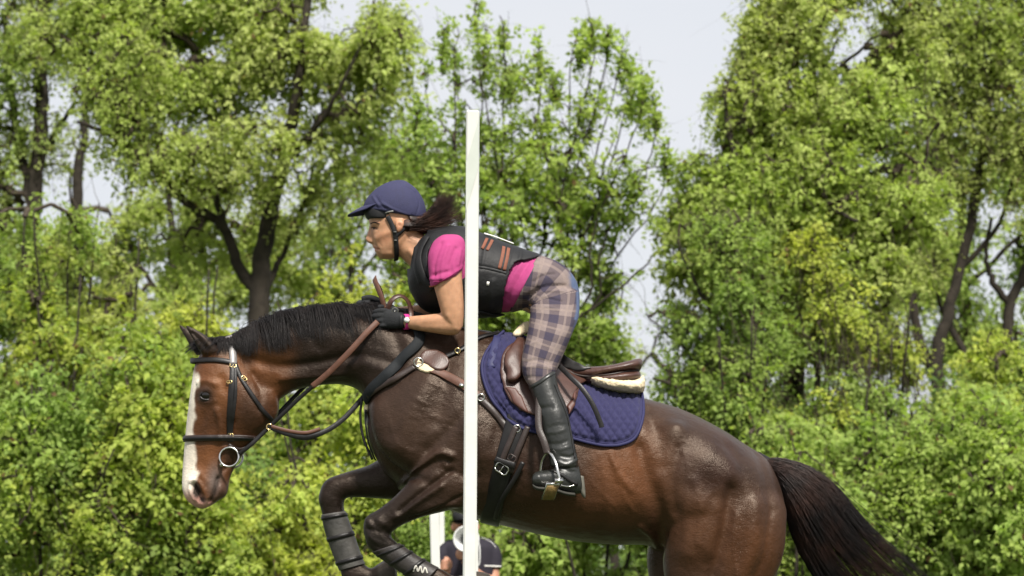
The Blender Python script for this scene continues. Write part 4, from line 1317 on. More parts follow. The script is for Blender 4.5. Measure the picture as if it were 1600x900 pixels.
# ---- reins (held in the hands), near and far, with the bight over the neck
reins = empty('reins', at(480, 610, Y0), 'brown leather reins running from the bit to the gloved hands', 'reins')
zn = bc[1]
free_strap('rein', [(374, 709, zn), (392, 695, zn - .01), (416, 672, Y0 - .075), (440, 649, Y0 - .09), (468, 622, Y0 - .105), (492, 601, Y0 - .125)], .016, .005, M_black, reins)
free_strap('rein_grip', [(488, 604, Y0 - .123), (513, 583, Y0 - .140), (545, 551, Y0 - .150), (572, 521, Y0 - .142), (590, 503, Y0 - .125)], .023, .006, M_tan, reins)
free_strap('rein', [(372, 712, Y0 + .06), (400, 684, Y0 + .075), (440, 641, Y0 + .09), (480, 600, Y0 + .125), (540, 545, Y0 + .150), (585, 495, Y0 + .12)], .016, .005, M_black, reins)
free_strap('rein_bight', [(601, 482, Y0 - .085), (597, 466, Y0 - .085), (591, 450, Y0 - .075), (586, 437, Y0 - .05), (588, 436, Y0 - .02), (594, 448, Y0 + .03), (600, 472, Y0 + .08), (606, 490, Y0 + .10)], .022, .005, M_tan, reins, nrm=(-.6, -.8, 0.1))
free_strap('rein_bight', [(606, 484, Y0 - .09), (612, 470, Y0 - .10), (624, 463, Y0 - .09), (636, 470, Y0 - .08), (642, 488, Y0 - .075), (640, 510, Y0 - .10)], .020, .005, M_brown, reins, nrm=(0.2, -.6, .6))

# ---- breastplate with running martingale
breast = empty('breastplate', at(600, 620, Y0), 'black and brown breastplate with sheepskin pad and martingale on the horse chest', 'breastplate')
strap('shoulder_strap', HB, [(650, 512), (656, 532), (634, 556), (606, 585), (582, 608), (573, 624)], .042, .012, M_elastic, breast, .002, sm=6)
strap('lower_strap', HB, [(648, 574), (622, 590), (596, 604), (577, 618)], .024, .007, M_dark, breast, .006, sm=5)
strap('connecting_strap', HB, [(656, 571), (682, 581), (706, 592), (728, 605), (748, 621)], .034, .007, M_tan, breast, .003, sm=5)
strap('girth_strap', HB, [(748, 621), (768, 640), (788, 664), (808, 690)], .024, .007, M_dark, breast, .003, sm=5)
strap('saddle_strap', HB, [(664, 560), (684, 563), (702, 556), (720, 548), (748, 530), (780, 522)], .020, .007, M_black, breast, .004, sm=4)
patch('sheepskin_pad', HB, [(648, 574), (653, 560), (664, 550), (682, 554), (692, 568), (688, 580), (672, 585), (656, 582)], .001, .010, M_fleece, breast, step=3, round_=6)
patch('leather_junction', HB, [(653, 566), (660, 549), (684, 548), (704, 562), (698, 580), (680, 583), (668, 574)], .010, .006, M_brown, breast, step=3, round_=4)
p, n = hit(HB, 656, 571); torus(p + n * .022, np.array([1.0, 0, 0]), np.array([0, -.1, 1.0]), .017, .003, 20).build('ring', M_steel, breast)
p, n = hit(HB, 716, 552); torus(p + n * .016, np.array([1.0, 0, 0]), np.array([0, -.1, 1.0]), .010, .0025, 16).build('ring', M_brass, breast)
for x, y in ((752, 623), (808, 671)):
    p, n = hit(HB, x, y); torus(p + n * .014, np.array([1.0, 0, 0]), np.array([0, -.1, 1.0]), .013, .0035, 18).build('ring', M_steel, breast)
p, n = hit(HB, 722, 604); MB().box(p + n * .012, .020, .005, .014, Matrix.Rotation(.5, 4, 'Y')).build('fitting', M_steel, breast)
strap('chest_strap', HB, [(574, 640), (574, 660), (578, 690), (588, 716)], .022, .006, M_black, breast, .003, both=False)
for s in (-1, 1):
    free_strap('martingale_fork', [(568, 620, Y0 + s * .02), (556, 634, Y0 + s * .03), (535, 656, Y0 + s * .045), (508, 674, Y0 + s * .06), (478, 683 + s, Y0 + s * .07), (450, 678, Y0 + s * .075), (424, 668, Y0 + s * .08)], .020, .005, M_black, breast)
free_strap('martingale_strap', [(424, 666, Y0 - .081), (450, 673, Y0 - .078), (478, 676, Y0 - .074), (500, 670, Y0 - .066)], .014, .005, M_tan, breast)
torus(at(421, 667, Y0 - .082), np.array([1.0, 0, 0]), np.array([0, 0, 1.0]), .011, .003, 18).build('ring', M_brass, breast)
MB().tube(catmull(np.array([at(*q) for q in ((566, 622, Y0 - .05), (563, 650, Y0 - .05), (568, 685, Y0 - .05), (582, 718, Y0 - .06))]), 6), .005, 8).build('loose_strap', M_black, breast)
MB().loft([(572, 628, 582, 628, .012, -.05), (568, 638, 582, 638, .016, -.05), (570, 648, 578, 648, .008, -.05)], 3, 10).build('fleece_tuft', M_fleece, breast)

# ---- saddle pad
PAD = [(786, 521), (772, 535), (758, 556), (753, 575), (757, 598), (768, 624), (784, 645), (806, 665), (836, 676), (866, 680), (894, 686), (925, 694), (954, 698), (978, 693), (994, 681), (1002, 660), (1004, 634), (1002, 618), (975, 606), (930, 590), (880, 572), (830, 530)]


def quilt(v, dE):
    a, b = R(38), R(-38)
    u1 = (v[:, 0] * math.cos(a) + v[:, 1] * math.sin(a)) / 10.5; u2 = (v[:, 0] * math.cos(b) + v[:, 1] * math.sin(b)) / 10.5
    q = np.minimum(np.abs(np.sin(u1 * math.pi)), np.abs(np.sin(u2 * math.pi)))
    return .011 * np.sqrt(q) * sstep(5, 8, dE) - .003 * (1 - sstep(1.0, 3.0, np.abs(dE - 5.5)))


pad = patch('saddle_pad', HB, PAD, .004, .010, M_navy, None, step=2.0, relief=quilt, smooth_it=6, round_=4)
tag(pad, 'navy quilted saddle pad under the saddle', 'saddle pad')
o = patch('far_side', HB, PAD, .004, .010, M_navy, pad, step=6.0, smooth_it=6, round_=4)
v = co_np(o.data); v[:, 1] = 2 * Y0 - v[:, 1]; set_co(o.data, v); o.data.flip_normals()
P, N = snap(HB, PAD[:-4], 3.0, smooth_it=4)
MB().tube(P + N * .010, .0065, 8).build('binding', mat('navy_binding', (.022, .022, .075), .7, .3, .1, 60), pad)
MB().ribbon(*(lambda a, b: (a + b * .016, b))(*snap(HB, [(776, 532), (772, 548), (768, 566), (768, 578)], 3.0)), .030, .006).build('pad_loop', mat('navy_web', (.026, .028, .085), .6, .3, .15, 90), pad)
PB = bvh_of(horse_me, pad.data)

# ---- girth
girth = empty('girth', at(800, 760, Y0), 'dark leather girth strapped round the horse barrel', 'girth')
P, N = around(HB, (834, 560), (766, 813), 72, .40)
MB().ribbon(P + N * .001, N, .075, .010, closed=True).build('girth_band', M_black, girth)
for dx in (-9, 9):
    strap('billet', HB, [(816 + dx, 668), (806 + dx, 692), (797 + dx, 714), (790 + dx, 738)], .022, .006, M_dark, girth, .014, sm=4)
buckle(girth, HB, 787, 730, .05, .034, -.55, M_steel, off=.030, r=.0032)
buckle(girth, HB, 801, 716, .03, .024, -.55, M_dark, off=.028, r=.003)
strap('loop_keeper', HB, [(776, 716), (790, 722), (806, 727)], .026, .007, M_black, girth, .026, both=False)
strap('belly_strap', HB, [(818, 722), (806, 745), (786, 778), (778, 806)], .018, .007, M_black, girth, .016)

# ---- fleece half pad
fleece = MB()
fleece.loft([(908, 584, 912, 600, .10), (925, 590, 930, 608, .185, 0, 2.8), (950, 594, 952, 615, .215, 0, 2.8), (975, 597, 977, 618, .215, 0, 2.8), (995, 594, 998, 618, .185, 0, 2.6), (1004, 588, 1005, 612, .13)], 5, 40)
fl = remesh(fleece, .006, 2); v = co_np(fl); nn = nrm_np(fl)
set_co(fl, v + nn * (.0022 * nz3(v, 120, 3) + .0016 * nz3(v, 260, 4))[:, None])
half = link('half_pad', fl, M_fleece); tag(half, 'cream sheepskin half pad showing below the saddle cantle', 'saddle pad')
o = patch('front_tuft', PB, [(798, 524), (803, 514), (815, 504), (830, 500), (836, 510), (824, 522), (808, 530)], .004, .018, M_fleece, half, step=3, round_=8)

# ---- saddle
saddle = empty('saddle', at(890, 600, Y0), 'brown leather jumping saddle with raised cantle', 'saddle')
FLAP = [(816, 527), (797, 534), (783, 549), (778, 572), (780, 596), (788, 619), (804, 640), (826, 652), (860, 657), (892, 652), (903, 628), (908, 606), (900, 588), (880, 570), (850, 545)]
flap = patch('flap', PB, FLAP, .008, .007, M_brown, saddle, step=4, smooth_it=8, round_=4)
mirror_mesh(flap)
kb = patch('knee_block', PB, [(793, 544), (803, 535), (815, 540), (818, 565), (816, 592), (806, 604), (792, 600), (786, 580), (786, 560)], .012, .034, M_brown, saddle, step=3, smooth_it=6, round_=14)
mirror_mesh(kb)
patch('sweat_flap', PB, [(786, 604), (806, 606), (820, 625), (830, 648), (812, 644), (796, 628)], .014, .006, mat('red_leather', (.085, .034, .025), .5, .4, .2, 30), saddle, step=4, smooth_it=5)
sk = patch('skirt', PB, [(856, 560), (880, 570), (905, 582), (934, 592), (926, 604), (908, 606), (898, 632), (884, 648), (866, 640), (858, 600)], .016, .008, M_brown, saddle, step=4, smooth_it=8, round_=5)
mirror_mesh(sk)
st_ = MB().loft([(803, 520, 806, 540, .045), (815, 523, 818, 552, .07), (835, 541, 838, 572, .085), (862, 560, 864, 590, .11, 0, 2.4), (890, 570, 893, 598, .145, 0, 2.5), (920, 574, 922, 598, .17, 0, 2.6), (950, 573, 952, 590, .185, 0, 2.6),
                  (978, 566, 980, 586, .178, 0, 2.6), (995, 561, 996, 583, .155, 0, 2.4), (1002, 562, 1002, 576, .11)], 5, 40)
seat_me = remesh(st_, .006, 6)
v = co_np(seat_me); q = proj(v)   # dished seat
topm = sstep(860, 890, q[:, 0]) * (1 - sstep(985, 1000, q[:, 0])) * (1 - sstep(.05, .13, np.abs(v[:, 1] - Y0)))
v[:, 2] -= .03 * topm * (nrm_np(seat_me)[:, 2] > 0); set_co(seat_me, v)
seat = link('seat', seat_me, M_brown, saddle)
pn = MB().loft([(884, 583, 890, 606, .11), (915, 586, 920, 606, .155, 0, 2.5), (945, 585, 947, 606, .186, 0, 2.5), (975, 582, 977, 603, .184, 0, 2.4), (993, 580, 995, 598, .15), (999, 582, 1000, 592, .10)], 5, 36)
pme = remesh(pn, .006, 5); link('panel', pme, M_brown, saddle)
SB = bvh_of(seat_me, pme, horse_me, pad.data)
for pts in ([(872, 574), (905, 586), (940, 587), (975, 582), (998, 577)], [(868, 566), (890, 580), (912, 590), (936, 592)]):
    P, N = snap(SB, pts, 3, smooth_it=3)
    MB().tube(P + N * .002, .004, 6).build('piping', M_dark, saddle)
patch('seat_side', SB, [(868, 552), (880, 548), (892, 560), (915, 570), (930, 578), (905, 583), (880, 578), (868, 572)], .003, .006, mat('grey_black_leather', (.022, .021, .021), .4, .5, .2, 30), saddle, step=4, smooth_it=6)
free_strap('leather_end', [(874, 572, Y0 - .26), (892, 590, Y0 - .31), (910, 608, Y0 - .335), (926, 632, Y0 - .345), (938, 660, Y0 - .345), (940, 668, Y0 - .345)], .019, .004, M_black, saddle)
o = patch('girth_guard', PB, [(884, 640), (892, 620), (900, 615), (902, 622), (896, 648), (890, 654)], .022, .008, mat('red_leather', ()), saddle, step=3)
free_strap('stirrup_leather', [(846, 590, Y0 - .335), (842, 630, Y0 - .36), (842, 668, Y0 - .385), (850, 690, Y0 - .40), (855, 708, Y0 - .405)], .026, .006, M_dark, saddle)

# stirrup iron, seen obliquely
si = empty('stirrup', at(858, 745, Y0 - .40), 'steel stirrup iron with worn yellow tread under the rider boot', 'stirrup')
YS = Y0 - .41
Lp = [(847, 752, YS + .055), (845, 738, YS + .05), (847, 722, YS + .04), (852, 711, YS + .02), (856, 707, YS), (862, 711, YS - .025), (868, 722, YS - .045), (872, 738, YS - .058), (875, 753, YS - .06)]
MB().tube(catmull(np.array([at(*q) for q in Lp]), 5), .0058, 8).build('arch', M_steel, si)
A = at(845, 770, YS + .055); B = at(873, 752, YS - .06); A = np.array([at(846, 764, YS + .05)[0], YS + .05, at(846, 764, YS + .05)[2]])
tb = MB(); cN = at(860, 767, YS - .015)
rot = Matrix.Rotation(R(14), 4, 'Z') @ Matrix.Rotation(R(-34), 4, 'X')
tb.box(cN, .050, .098, .010, rot); tb.build('footplate', M_steel, si)
MB().box(cN + np.array([0, -.005, -.006]), .042, .085, .010, rot).build('tread', mat('yellow_tread', (.20, .13, .045), .6, .4, .4, 60, .5, 120), si)
MB().box(at(873, 751, YS - .062), .030, .016, .016, rot).build('boss', M_steel, si)


# ---- tendon boots on the front legs
def leg_boot(secs, Yd, label, mcol, strap_ts, mark=False):
    e = empty('tendon_boot', at((secs[0][0] + secs[-1][2]) / 2, secs[-1][1], Yd), label, 'tendon boot', 'tendon boots on the front legs')
    S_ = []
    for a, b, c, d, w in secs:
        ux, uy = (a - c), (b - d); l = math.hypot(ux, uy); ux /= l; uy /= l
        S_.append((a + ux * 2.2, b + uy * 2.2, c - ux * 2.2, d - uy * 2.2, w + .007, Yd - Y0))
    MB().loft(S_, 5, 24).build('shell', mcol, e)
    for t in strap_ts:
        i = int(t); f = t - i
        s = [x * (1 - f) + y * f for x, y in zip(S_[i], S_[i + 1])]
        s2 = [x * (1 - f - .22) + y * (f + .22) for x, y in zip(S_[i], S_[i + 1])]
        g = [(s[0], s[1], s[2], s[3], s[4] + .004, s[5]), (s2[0], s2[1], s2[2], s2[3], s2[4] + .004, s2[5])]
        out = []
        for a, b, c, d, w, dy in g:
            ux, uy = (a - c), (b - d); l = math.hypot(ux, uy); ux /= l; uy /= l
            out.append((a + ux * 1.4, b + uy * 1.4, c - ux * 1.4, d - uy * 1.4, w, dy))
        MB().loft(out, 2, 24).build('strap', M_black, e)
    return e


M_boot1 = mat('boot_shell_dark', (.032, .027, .025), .5, .4, .3, 25, .3, 120)
M_boot2 = mat('boot_shell_dusty', (.060, .057, .052), .5, .4, .55, 14, .5, 70)
nb_ = leg_boot([(583, 862, 622, 849, .036), (602, 876, 634, 858, .035), (624, 891, 652, 870, .034), (648, 906, 674, 883, .036), (660, 914, 684, 888, .038)], Y0 - .142, 'dark tendon boot with stitched mark on the near folded front leg', M_boot1, (0.35, 1.3, 2.3))
leg_boot([(504, 804, 538, 799, .039), (509, 828, 545, 818, .038), (519, 858, 556, 848, .036), (529, 884, 565, 874, .038), (532, 891, 569, 881, .038)], Y0 + .12, 'dusty grey tendon boot on the far front leg', M_boot2, (0.15, 1.4, 2.75))
# the stitched zigzag emblem on the near boot
NBB = bvh_of(*[c.data for c in nb_.children])
zz = [(646, 893), (650, 884), (653, 893), (657, 885), (660, 895), (664, 887), (668, 896)]
P, N = snap(NBB, zz, 1.0, smooth_it=0)
MB().ribbon(P + N * .001, N, .006, .002).build('emblem', mat('silver_print', (.45, .43, .38), .5, .5, .1, 50), nb_)

# ================================================================== the rider
M_skin = mat('skin', (.47, .255, .150), .48, .4, .16, 45, .2, 350, attr='skin')
M_vest = mat('black_vest', (.010, .010, .011), .62, .35, .3, 25, .35, 90)
M_pink = mat('magenta_shirt', (.37, .050, .170), .75, .25, .1, 30, .3, 60)
M_bootl = mat('rider_boot_leather', (.017, .018, .016), .36, .5, .3, 20, .35, 60)
M_helm = mat('navy_helmet_cover', (.036, .037, .082), .8, .25, .12, 60, .3, 300)
M_hblack = mat('black_harness', (.010, .010, .011), .6, .4, .15, 60)
M_glove = mat('black_glove', (.018, .019, .021), .8, .3, .25, 120, .6, 400)
M_hair = hair_mat('brown_hair', (.016, .008, .006), (.115, .050, .031), .5, 14)

HEAD = [(604, 292, 642, 292, .04), (582, 304, 655, 306, .066), (574, 322, 664, 326, .076), (576, 340, 665, 342, .077), (578, 352, 662, 356, .074), (580, 364, 655, 370, .068), (582.5, 376, 646, 384, .060), (585, 388, 634, 394, .050, 0, 2.0, -.1), (589, 398, 622, 402, .036), (594, 404.5, 612, 405, .018)]
rb = MB()
rb.loft(HEAD, 5, 28)
# nose, lips, chin, brow
rb.loft([(577.5, 349, 588, 351, .006), (576.2, 357, 590, 358, .008), (573.4, 366, 590, 367, .010), (570.8, 373.5, 590, 375, .014), (574.5, 379, 590, 380, .012), (580, 381, 590, 382, .006)], 4, 14)
rb.loft([(581.5, 383, 596, 383, .012), (582.3, 386, 598, 386.5, .021), (584, 388, 598, 388.5, .018)], 3, 12)
rb.loft([(584.8, 390, 598, 389.5, .016), (585.2, 392.5, 598, 392, .020), (588, 395, 600, 395, .014)], 3, 12)
rb.loft([(576, 343, 596, 343, .03), (576.2, 347, 596, 348, .036), (579, 350, 596, 351, .030)], 3, 14)
# ear
for s in (-1, 1):
    rb.loft([(619, 343, 628, 342, .004, s * .078), (617, 349, 632, 348, .007, s * .082), (618, 356, 630, 356, .006, s * .081), (620, 363, 626, 363, .004, s * .077)], 4, 12)
# neck and trunk
rb.loft([(640, 352, 612, 388, .050), (656, 362, 626, 402, .056), (670, 372, 640, 416, .062), (688, 378, 652, 430, .085)], 4, 24)
rb.loft([(680, 372, 645, 440, .10), (700, 368, 660, 465, .15), (735, 366, 690, 485, .155), (775, 380, 740, 488, .14), (810, 393, 785, 483, .13), (845, 408, 805, 482, .14), (875, 420, 825, 488, .15), (895, 445, 840, 500, .13), (895, 480, 860, 505, .08)], 4, 28)


def leg_secs(s, grow_=0.0):
    base = [(828, 452, 905, 455, .080, .10), (828, 490, 905, 493, .084, .165), (823, 525, 894, 522, .078, .23), (815, 560, 874, 570, .064, .28), (817, 586, 867, 585, .056, .305), (828, 606, 868, 600, .050, .315)]
    return [(a - grow_, b, c + grow_, d, w + grow_ * .0025, s * dy) for a, b, c, d, w, dy in base]


BOOT = [(826, 604, 868, 580, .050, .315), (831, 616, 873, 606, .056, .32), (837, 636, 883, 628, .057, .33), (844, 658, 889, 650, .054, .345), (851, 690, 896, 686, .045, .36), (857, 714, 902, 713, .039, .37), (860, 728, 904, 735, .038, .375)]
FOOT = [(905, 728, 911, 766, .030, .36), (897, 726, 905, 772, .036, .365), (882, 728, 888, 770, .038, .375), (866, 733, 868, 765, .040, .388), (850, 735, 851, 763, .042, .40), (838, 737, 838, 762, .040, .41), (831, 743, 832, 758, .026, .415)]
for s in (-1, 1):
    rb.loft(leg_secs(s, -5), 4, 20)
    rb.loft([(a + 6, b, c - 6, d, w - .012, s * dy) for a, b, c, d, w, dy in BOOT], 4, 18)
    rb.loft([(a, b + 3, c, d - 8, w - .010, s * dy) for a, b, c, d, w, dy in FOOT[1:]], 4, 16)
# arms; the far one reaches a little further forward
ARM = [(683, 378, 722, 376, .05, .19), (672, 405, 726, 400, .054, .205), (676, 440, 722, 426, .047, .215), (682, 462, 724, 458, .044, .215), (688, 484, 725, 490, .043, .21), (692, 500, 723, 512, .036, .205)]
FORE = [(724, 508, 716, 522, .026, .20), (712, 492, 708, 524, .040, .198), (694, 489, 694, 523, .041, .19), (674, 491, 676, 520, .037, .175), (654, 493, 656, 517, .031, .155), (640, 494, 641, 514, .027, .135), (628, 494, 629, 511, .026, .12)]


def sh(secs, s, f):
    return [(a + f(b)[0], b + f(b)[1], c + f(d)[0], d + f(d)[1], w, s * dy) for a, b, c, d, w, dy in secs]


idf = lambda y: (0, 0)
farf = lambda y: (-26 * min(1, max(0, (y - 390) / 60)), -14 * min(1, max(0, (y - 400) / 80)))
for s, f in ((-1, idf), (1, farf)):
    rb.loft(sh(ARM, s, f), 4, 20)
    rb.loft(sh(FORE, s, f), 4, 20)


def hand(mb, s, f, k=1.0):
    """fist closed on the rein: palm, four unequal bent fingers and the thumb"""
    def pt(x, y, dy): dx_, dy_ = f(y); return at(x + dx_, y + dy_, Y0 + s * dy)
    mb.loft([(a + f(b)[0], b + f(b)[1], c + f(d)[0], d + f(d)[1], w * k, s * dy) for a, b, c, d, w, dy in
             [(634, 493, 634, 512, .024, .125), (622, 487, 623, 514, .026, .118), (608, 483, 609, 514, .025, .112), (596, 482, 598, 513, .020, .108), (590, 485, 592, 511, .012, .105)]], 4, 18)
    for i, (L, r) in enumerate(((1.0, .0098), (1.1, .0102), (1.02, .0098), (.82, .0085))):
        y = 485.5 + i * 7.6; x0 = 595 + abs(i - 1) * 1.4
        P = [pt(x0 + 8, y, .118), pt(x0, y, .122), pt(x0 - 8 * L, y + 1.5, .110), pt(x0 - 9.5 * L, y + 2.5, .088), pt(x0 - 1, y + 2.5, .076), pt(x0 + 8 * L, y + 1.5, .082)]
        mb.tube(catmull(np.array(P), 4), np.interp(np.linspace(0, 1, 21), [0, .3, .6, 1], [r, r * 1.08, r, r * .82]) * k, 10)
    P = [pt(622, 488, .100), pt(612, 481, .088), pt(601, 478.5, .082), pt(591, 481, .080)]
    mb.tube(catmull(np.array(P), 5), np.linspace(.0125, .0095, 16) * k, 10)


hand(rb, -1, idf, .86); hand(rb, 1, farf, .86)
body_me = remesh(rb, .0042, 3)
sculpt(body_me, [([(582, 356), (588, 357)], .006, -.006), ([(583, 349), (592, 348)], .006, .003), ([(584, 382), (588, 384)], .005, -.0015), ([(583, 388.8), (592, 389.6)], .0035, -.003), ([(588, 372), (600, 366), (612, 362)], .014, .004), ([(592, 379), (595, 384)], .006, -.0012),
                 ([(580, 377)], .004, .002), ([(624, 352)], .006, -.004), ([(640, 392), (650, 405)], .01, .004), ([(598, 397), (610, 396)], .010, .002), ([(700, 494), (712, 512)], .012, .003), ([(690, 506), (660, 508)], .012, -.002)])
V = co_np(body_me); q = proj(V)
sc_ = np.tile(np.array([.46, .245, .140]), (len(V), 1))


def tint(c, cx, cy, rx, ry, a):
    m = np.clip(1.3 - np.sqrt(((q[:, 0] - cx) / rx) ** 2 + ((q[:, 1] - cy) / ry) ** 2), 0, 1)[:, None] * a
    global sc_
    sc_ = sc_ * (1 - m) + np.array(c) * m


tint((.42, .13, .085), 586, 388.5, 7, 4, .75); tint((.45, .19, .11), 602, 372, 14, 10, .4); tint((.47, .20, .12), 624, 354, 8, 12, .4); tint((.30, .13, .08), 583, 356, 7, 4, .5)
color_attr(body_me, 'skin', sc_)
_b = M_skin.node_tree.nodes['Principled BSDF']; _b.inputs['Subsurface Weight'].default_value = .12; _b.inputs['Subsurface Radius'].default_value = (.012, .004, .002); _b.inputs['Subsurface Scale'].default_value = 1.0
rider = link('person', body_me, M_skin)
tag(rider, 'rider in navy helmet, black vest, magenta shirt and plaid breeches leaning over the horse', 'person')
RB = bvh_of(body_me)

# eye, brow, lashes
p, n = hit(RB, 584.5, 356.5)
ey = MB().ball(p - n * .0035, .0075, .0075, .0058, 14, 10).build('eye', mat('eye_dark', (.06, .035, .025), .15, .6, .1), rider)
for nm, pts, r, m_ in (('eyelashes', [(580.5, 356), (584, 354.8), (589, 356.5)], .0016, M_hair), ('eyebrow', [(579.5, 349.5), (585, 347.5), (593, 349.5)], .0024, M_hair)):
    P, N = snap(RB, pts, 1.0, smooth_it=1); o = MB().tube(P + N * .001, r, 6).build(nm, m_, rider)

# shirt
sh_mb = MB()
sh_mb.loft([(684, 364, 648, 436, .12), (702, 363, 660, 466, .165), (735, 362, 690, 488, .168), (775, 376, 740, 491, .152), (808, 389, 778, 488, .146), (832, 398, 790, 488, .152), (846, 404, 797, 486, .156), (856, 412, 806, 484, .150)], 4, 30)
SLEEVE = [(690, 368, 718, 368, .045, .175), (677, 378, 726, 376, .054, .19), (669, 398, 728, 396, .057, .205), (669, 420, 725, 412, .055, .215), (673, 447, 721, 424, .053, .22), (674, 449, 721, 426, .052, .22)]
for s, f in ((-1, idf), (1, farf)): sh_mb.loft(sh(SLEEVE, s, f), 4, 24)
shirt_me = remesh(sh_mb, .0055, 4)
sculpt(shirt_me, [([(838, 412), (820, 440), (800, 478)], .008, .006), ([(826, 410), (808, 440), (794, 470)], .007, -.006), ([(844, 418), (828, 448), (812, 476)], .007, -.006), ([(815, 412), (800, 435), (792, 455)], .007, .005), ([(835, 430), (815, 462)], .006, .005),
                  ([(672, 436), (698, 434), (722, 416)], .006, .004), ([(676, 430), (700, 424)], .006, -.005), ([(690, 380), (680, 408), (678, 432)], .007, -.005), ([(712, 388), (704, 412), (706, 428)], .007, -.005), ([(700, 384), (692, 410), (690, 434)], .007, .005), ([(720, 390), (716, 414)], .006, .004)])
shirt = link('shirt', shirt_me, M_pink, rider)
SHB = bvh_of(shirt_me)
P, N = snap(SHB, [(673, 444), (690, 439), (706, 431), (721, 420)], 3); MB().ribbon(P + N * .0005, N, .016, .002).build('sleeve_hem', M_pink, shirt)
P, N = snap(SHB, [(668, 449), (675, 446), (682, 444)], 2); MB().ribbon(P + N * .003, N, .007, .002).build('sleeve_tab', mat('orange_trim', (.42, .13, .07), .7, .3, .1), shirt)

# body protector vest
vm = MB()
vm.loft([(664, 360, 636, 414, .085), (676, 357, 637, 436, .125), (694, 355, 642, 458, .165), (722, 354, 664, 486, .192), (752, 364, 712, 497, .190), (782, 376, 752, 497, .178), (806, 385, 772, 494, .172), (826, 392, 782, 490, .170), (842, 397, 786, 488, .166), (846, 400, 788, 486, .15)], 5, 36)
vest_me = remesh(vm, .006, 4)
# cut-away sides at the hem, arm holes and neck opening
bm = bmesh.new(); bm.from_mesh(vest_me); vq = proj(co_np(vest_me)); vv = co_np(vest_me)


def in_poly(qs, poly):
    poly = np.array(poly, float); ins = np.zeros(len(qs), bool)
    for (x1, y1), (x2, y2) in zip(poly, np.roll(poly, -1, 0)):
        ins ^= ((y1 > qs[:, 1]) != (y2 > qs[:, 1])) & (qs[:, 0] < (x2 - x1) * (qs[:, 1] - y1) / (y2 - y1 + 1e-9) + x1)
    return ins


hem = in_poly(vq, [(846, 401), (826, 405), (806, 410), (798, 424), (791, 450), (786, 484), (780, 510), (900, 510), (900, 401)])
hole = (((vq[:, 0] - 702) / 34) ** 2 + ((vq[:, 1] - 404) / 36) ** 2 < 1) & (np.abs(vv[:, 1] - Y0) > .10)
neckh = in_poly(vq, [(620, 340), (660, 340), (668, 372), (655, 402), (642, 418), (625, 420)]) & (np.abs(vv[:, 1] - Y0) < .09)
kill = hem | hole | neckh
bm.verts.ensure_lookup_table()
bmesh.ops.delete(bm, geom=[bm.verts[i] for i in np.where(kill)[0]], context='VERTS')
bm.to_mesh(vest_me); bm.free(); vest_me.update()
v = co_np(vest_me); set_co(vest_me, relax(v, edges_np(vest_me), 3, .4))
sculpt(vest_me, [([(747, 416), (765, 420), (790, 426)], .006, -.005), ([(760, 372), (756, 400), (752, 420)], .006, -.004), ([(800, 388), (790, 424)], .005, -.004), ([(770, 440), (765, 480)], .012, .005), ([(650, 380), (648, 410), (656, 440)], .010, .006), ([(740, 440), (745, 480)], .012, -.006), ([(815, 390), (812, 405)], .006, .005)])
vest = link('vest', vest_me, M_vest, rider)
so = vest.modifiers.new('thickness', 'SOLIDIFY'); so.thickness = .012; so.offset = -1
VB = bvh_of(vest_me)
M_or = mat('orange_stripe', (.19, .070, .042), .7, .3, .2, 60)


def vstripe(pts, w, m_, nm, off=.0015, th=.0025):
    P, N = snap(VB, pts, 2.5, smooth_it=2); return MB().ribbon(P + N * off, N, w, th).build(nm, m_, vest)


for dx in (0, 8):
    vstripe([(761 + dx, 373 + dx * .35), (757 + dx, 381 + dx * .35), (753 + dx, 389 + dx * .3)], .012, M_or, 'stripe')
for dx in (0, 7.5):
    vstripe([(787 + dx, 386 + dx * .3), (785 + dx, 400 + dx * .2), (780 + dx, 420 + dx * .3)], .013, M_or, 'stripe')
vstripe([(746, 417), (765, 420), (792, 427)], .010, M_hblack, 'seam_flap')
vstripe([(756, 367), (770, 371), (786, 377), (802, 383)], .012, mat('white_piping', (.75, .74, .70), .5, .4, .05), 'white_strip', .004, .004)
vstripe([(763, 440), (762, 446)], .010, mat('white_piping', ()), 'tag', .001, .001)
vstripe([(668, 372), (658, 392), (656, 412), (664, 436), (676, 452)], .030, M_vest, 'armhole_edge', .002, .008)
vstripe([(740, 505), (745, 488), (770, 492), (788, 490)], .030, M_vest, 'waist_belt', .001, .006)

# breeches
bmb = MB()
bmb.loft([(842, 399, 795, 488, .154), (852, 402, 803, 487, .164), (872, 410, 815, 484, .172), (892, 426, 826, 488, .168), (904, 450, 838, 500, .150), (905, 480, 850, 512, .11), (895, 500, 865, 512, .06)], 5, 32)
for s in (-1, 1): bmb.loft(leg_secs(s), 5, 26)
br_me = remesh(bmb, .0055, 5)
sculpt(br_me, [([(826, 462), (850, 448), (884, 446)], .006, -.008), ([(828, 478), (850, 466), (876, 470)], .006, -.007), ([(826, 470), (850, 456), (880, 456)], .006, .006), ([(830, 500), (850, 480), (872, 484)], .006, .004), ([(834, 440), (850, 430), (866, 428)], .006, -.005), ([(840, 450), (828, 466)], .007, -.008),
               ([(822, 540), (840, 534)], .006, .003), ([(820, 566), (840, 562), (860, 566)], .006, -.004), ([(822, 574), (842, 572), (862, 576)], .006, .004), ([(824, 590), (845, 590)], .005, -.003)])
V = co_np(br_me); q = proj(V); N_ = nrm_np(br_me)
axis = catmull(np.array([(800, 436), (840, 440), (864, 458), (866, 490), (858, 525), (844, 570), (842, 612)], float), 8)
A3 = np.array([at(x, y, Y0) for x, y in axis]); al = np.r_[0, np.cumsum(np.linalg.norm(np.diff(A3, axis=0), axis=1))]
ni = np.argmin(((q[:, None, :] - axis[None]) ** 2).sum(2), axis=1)
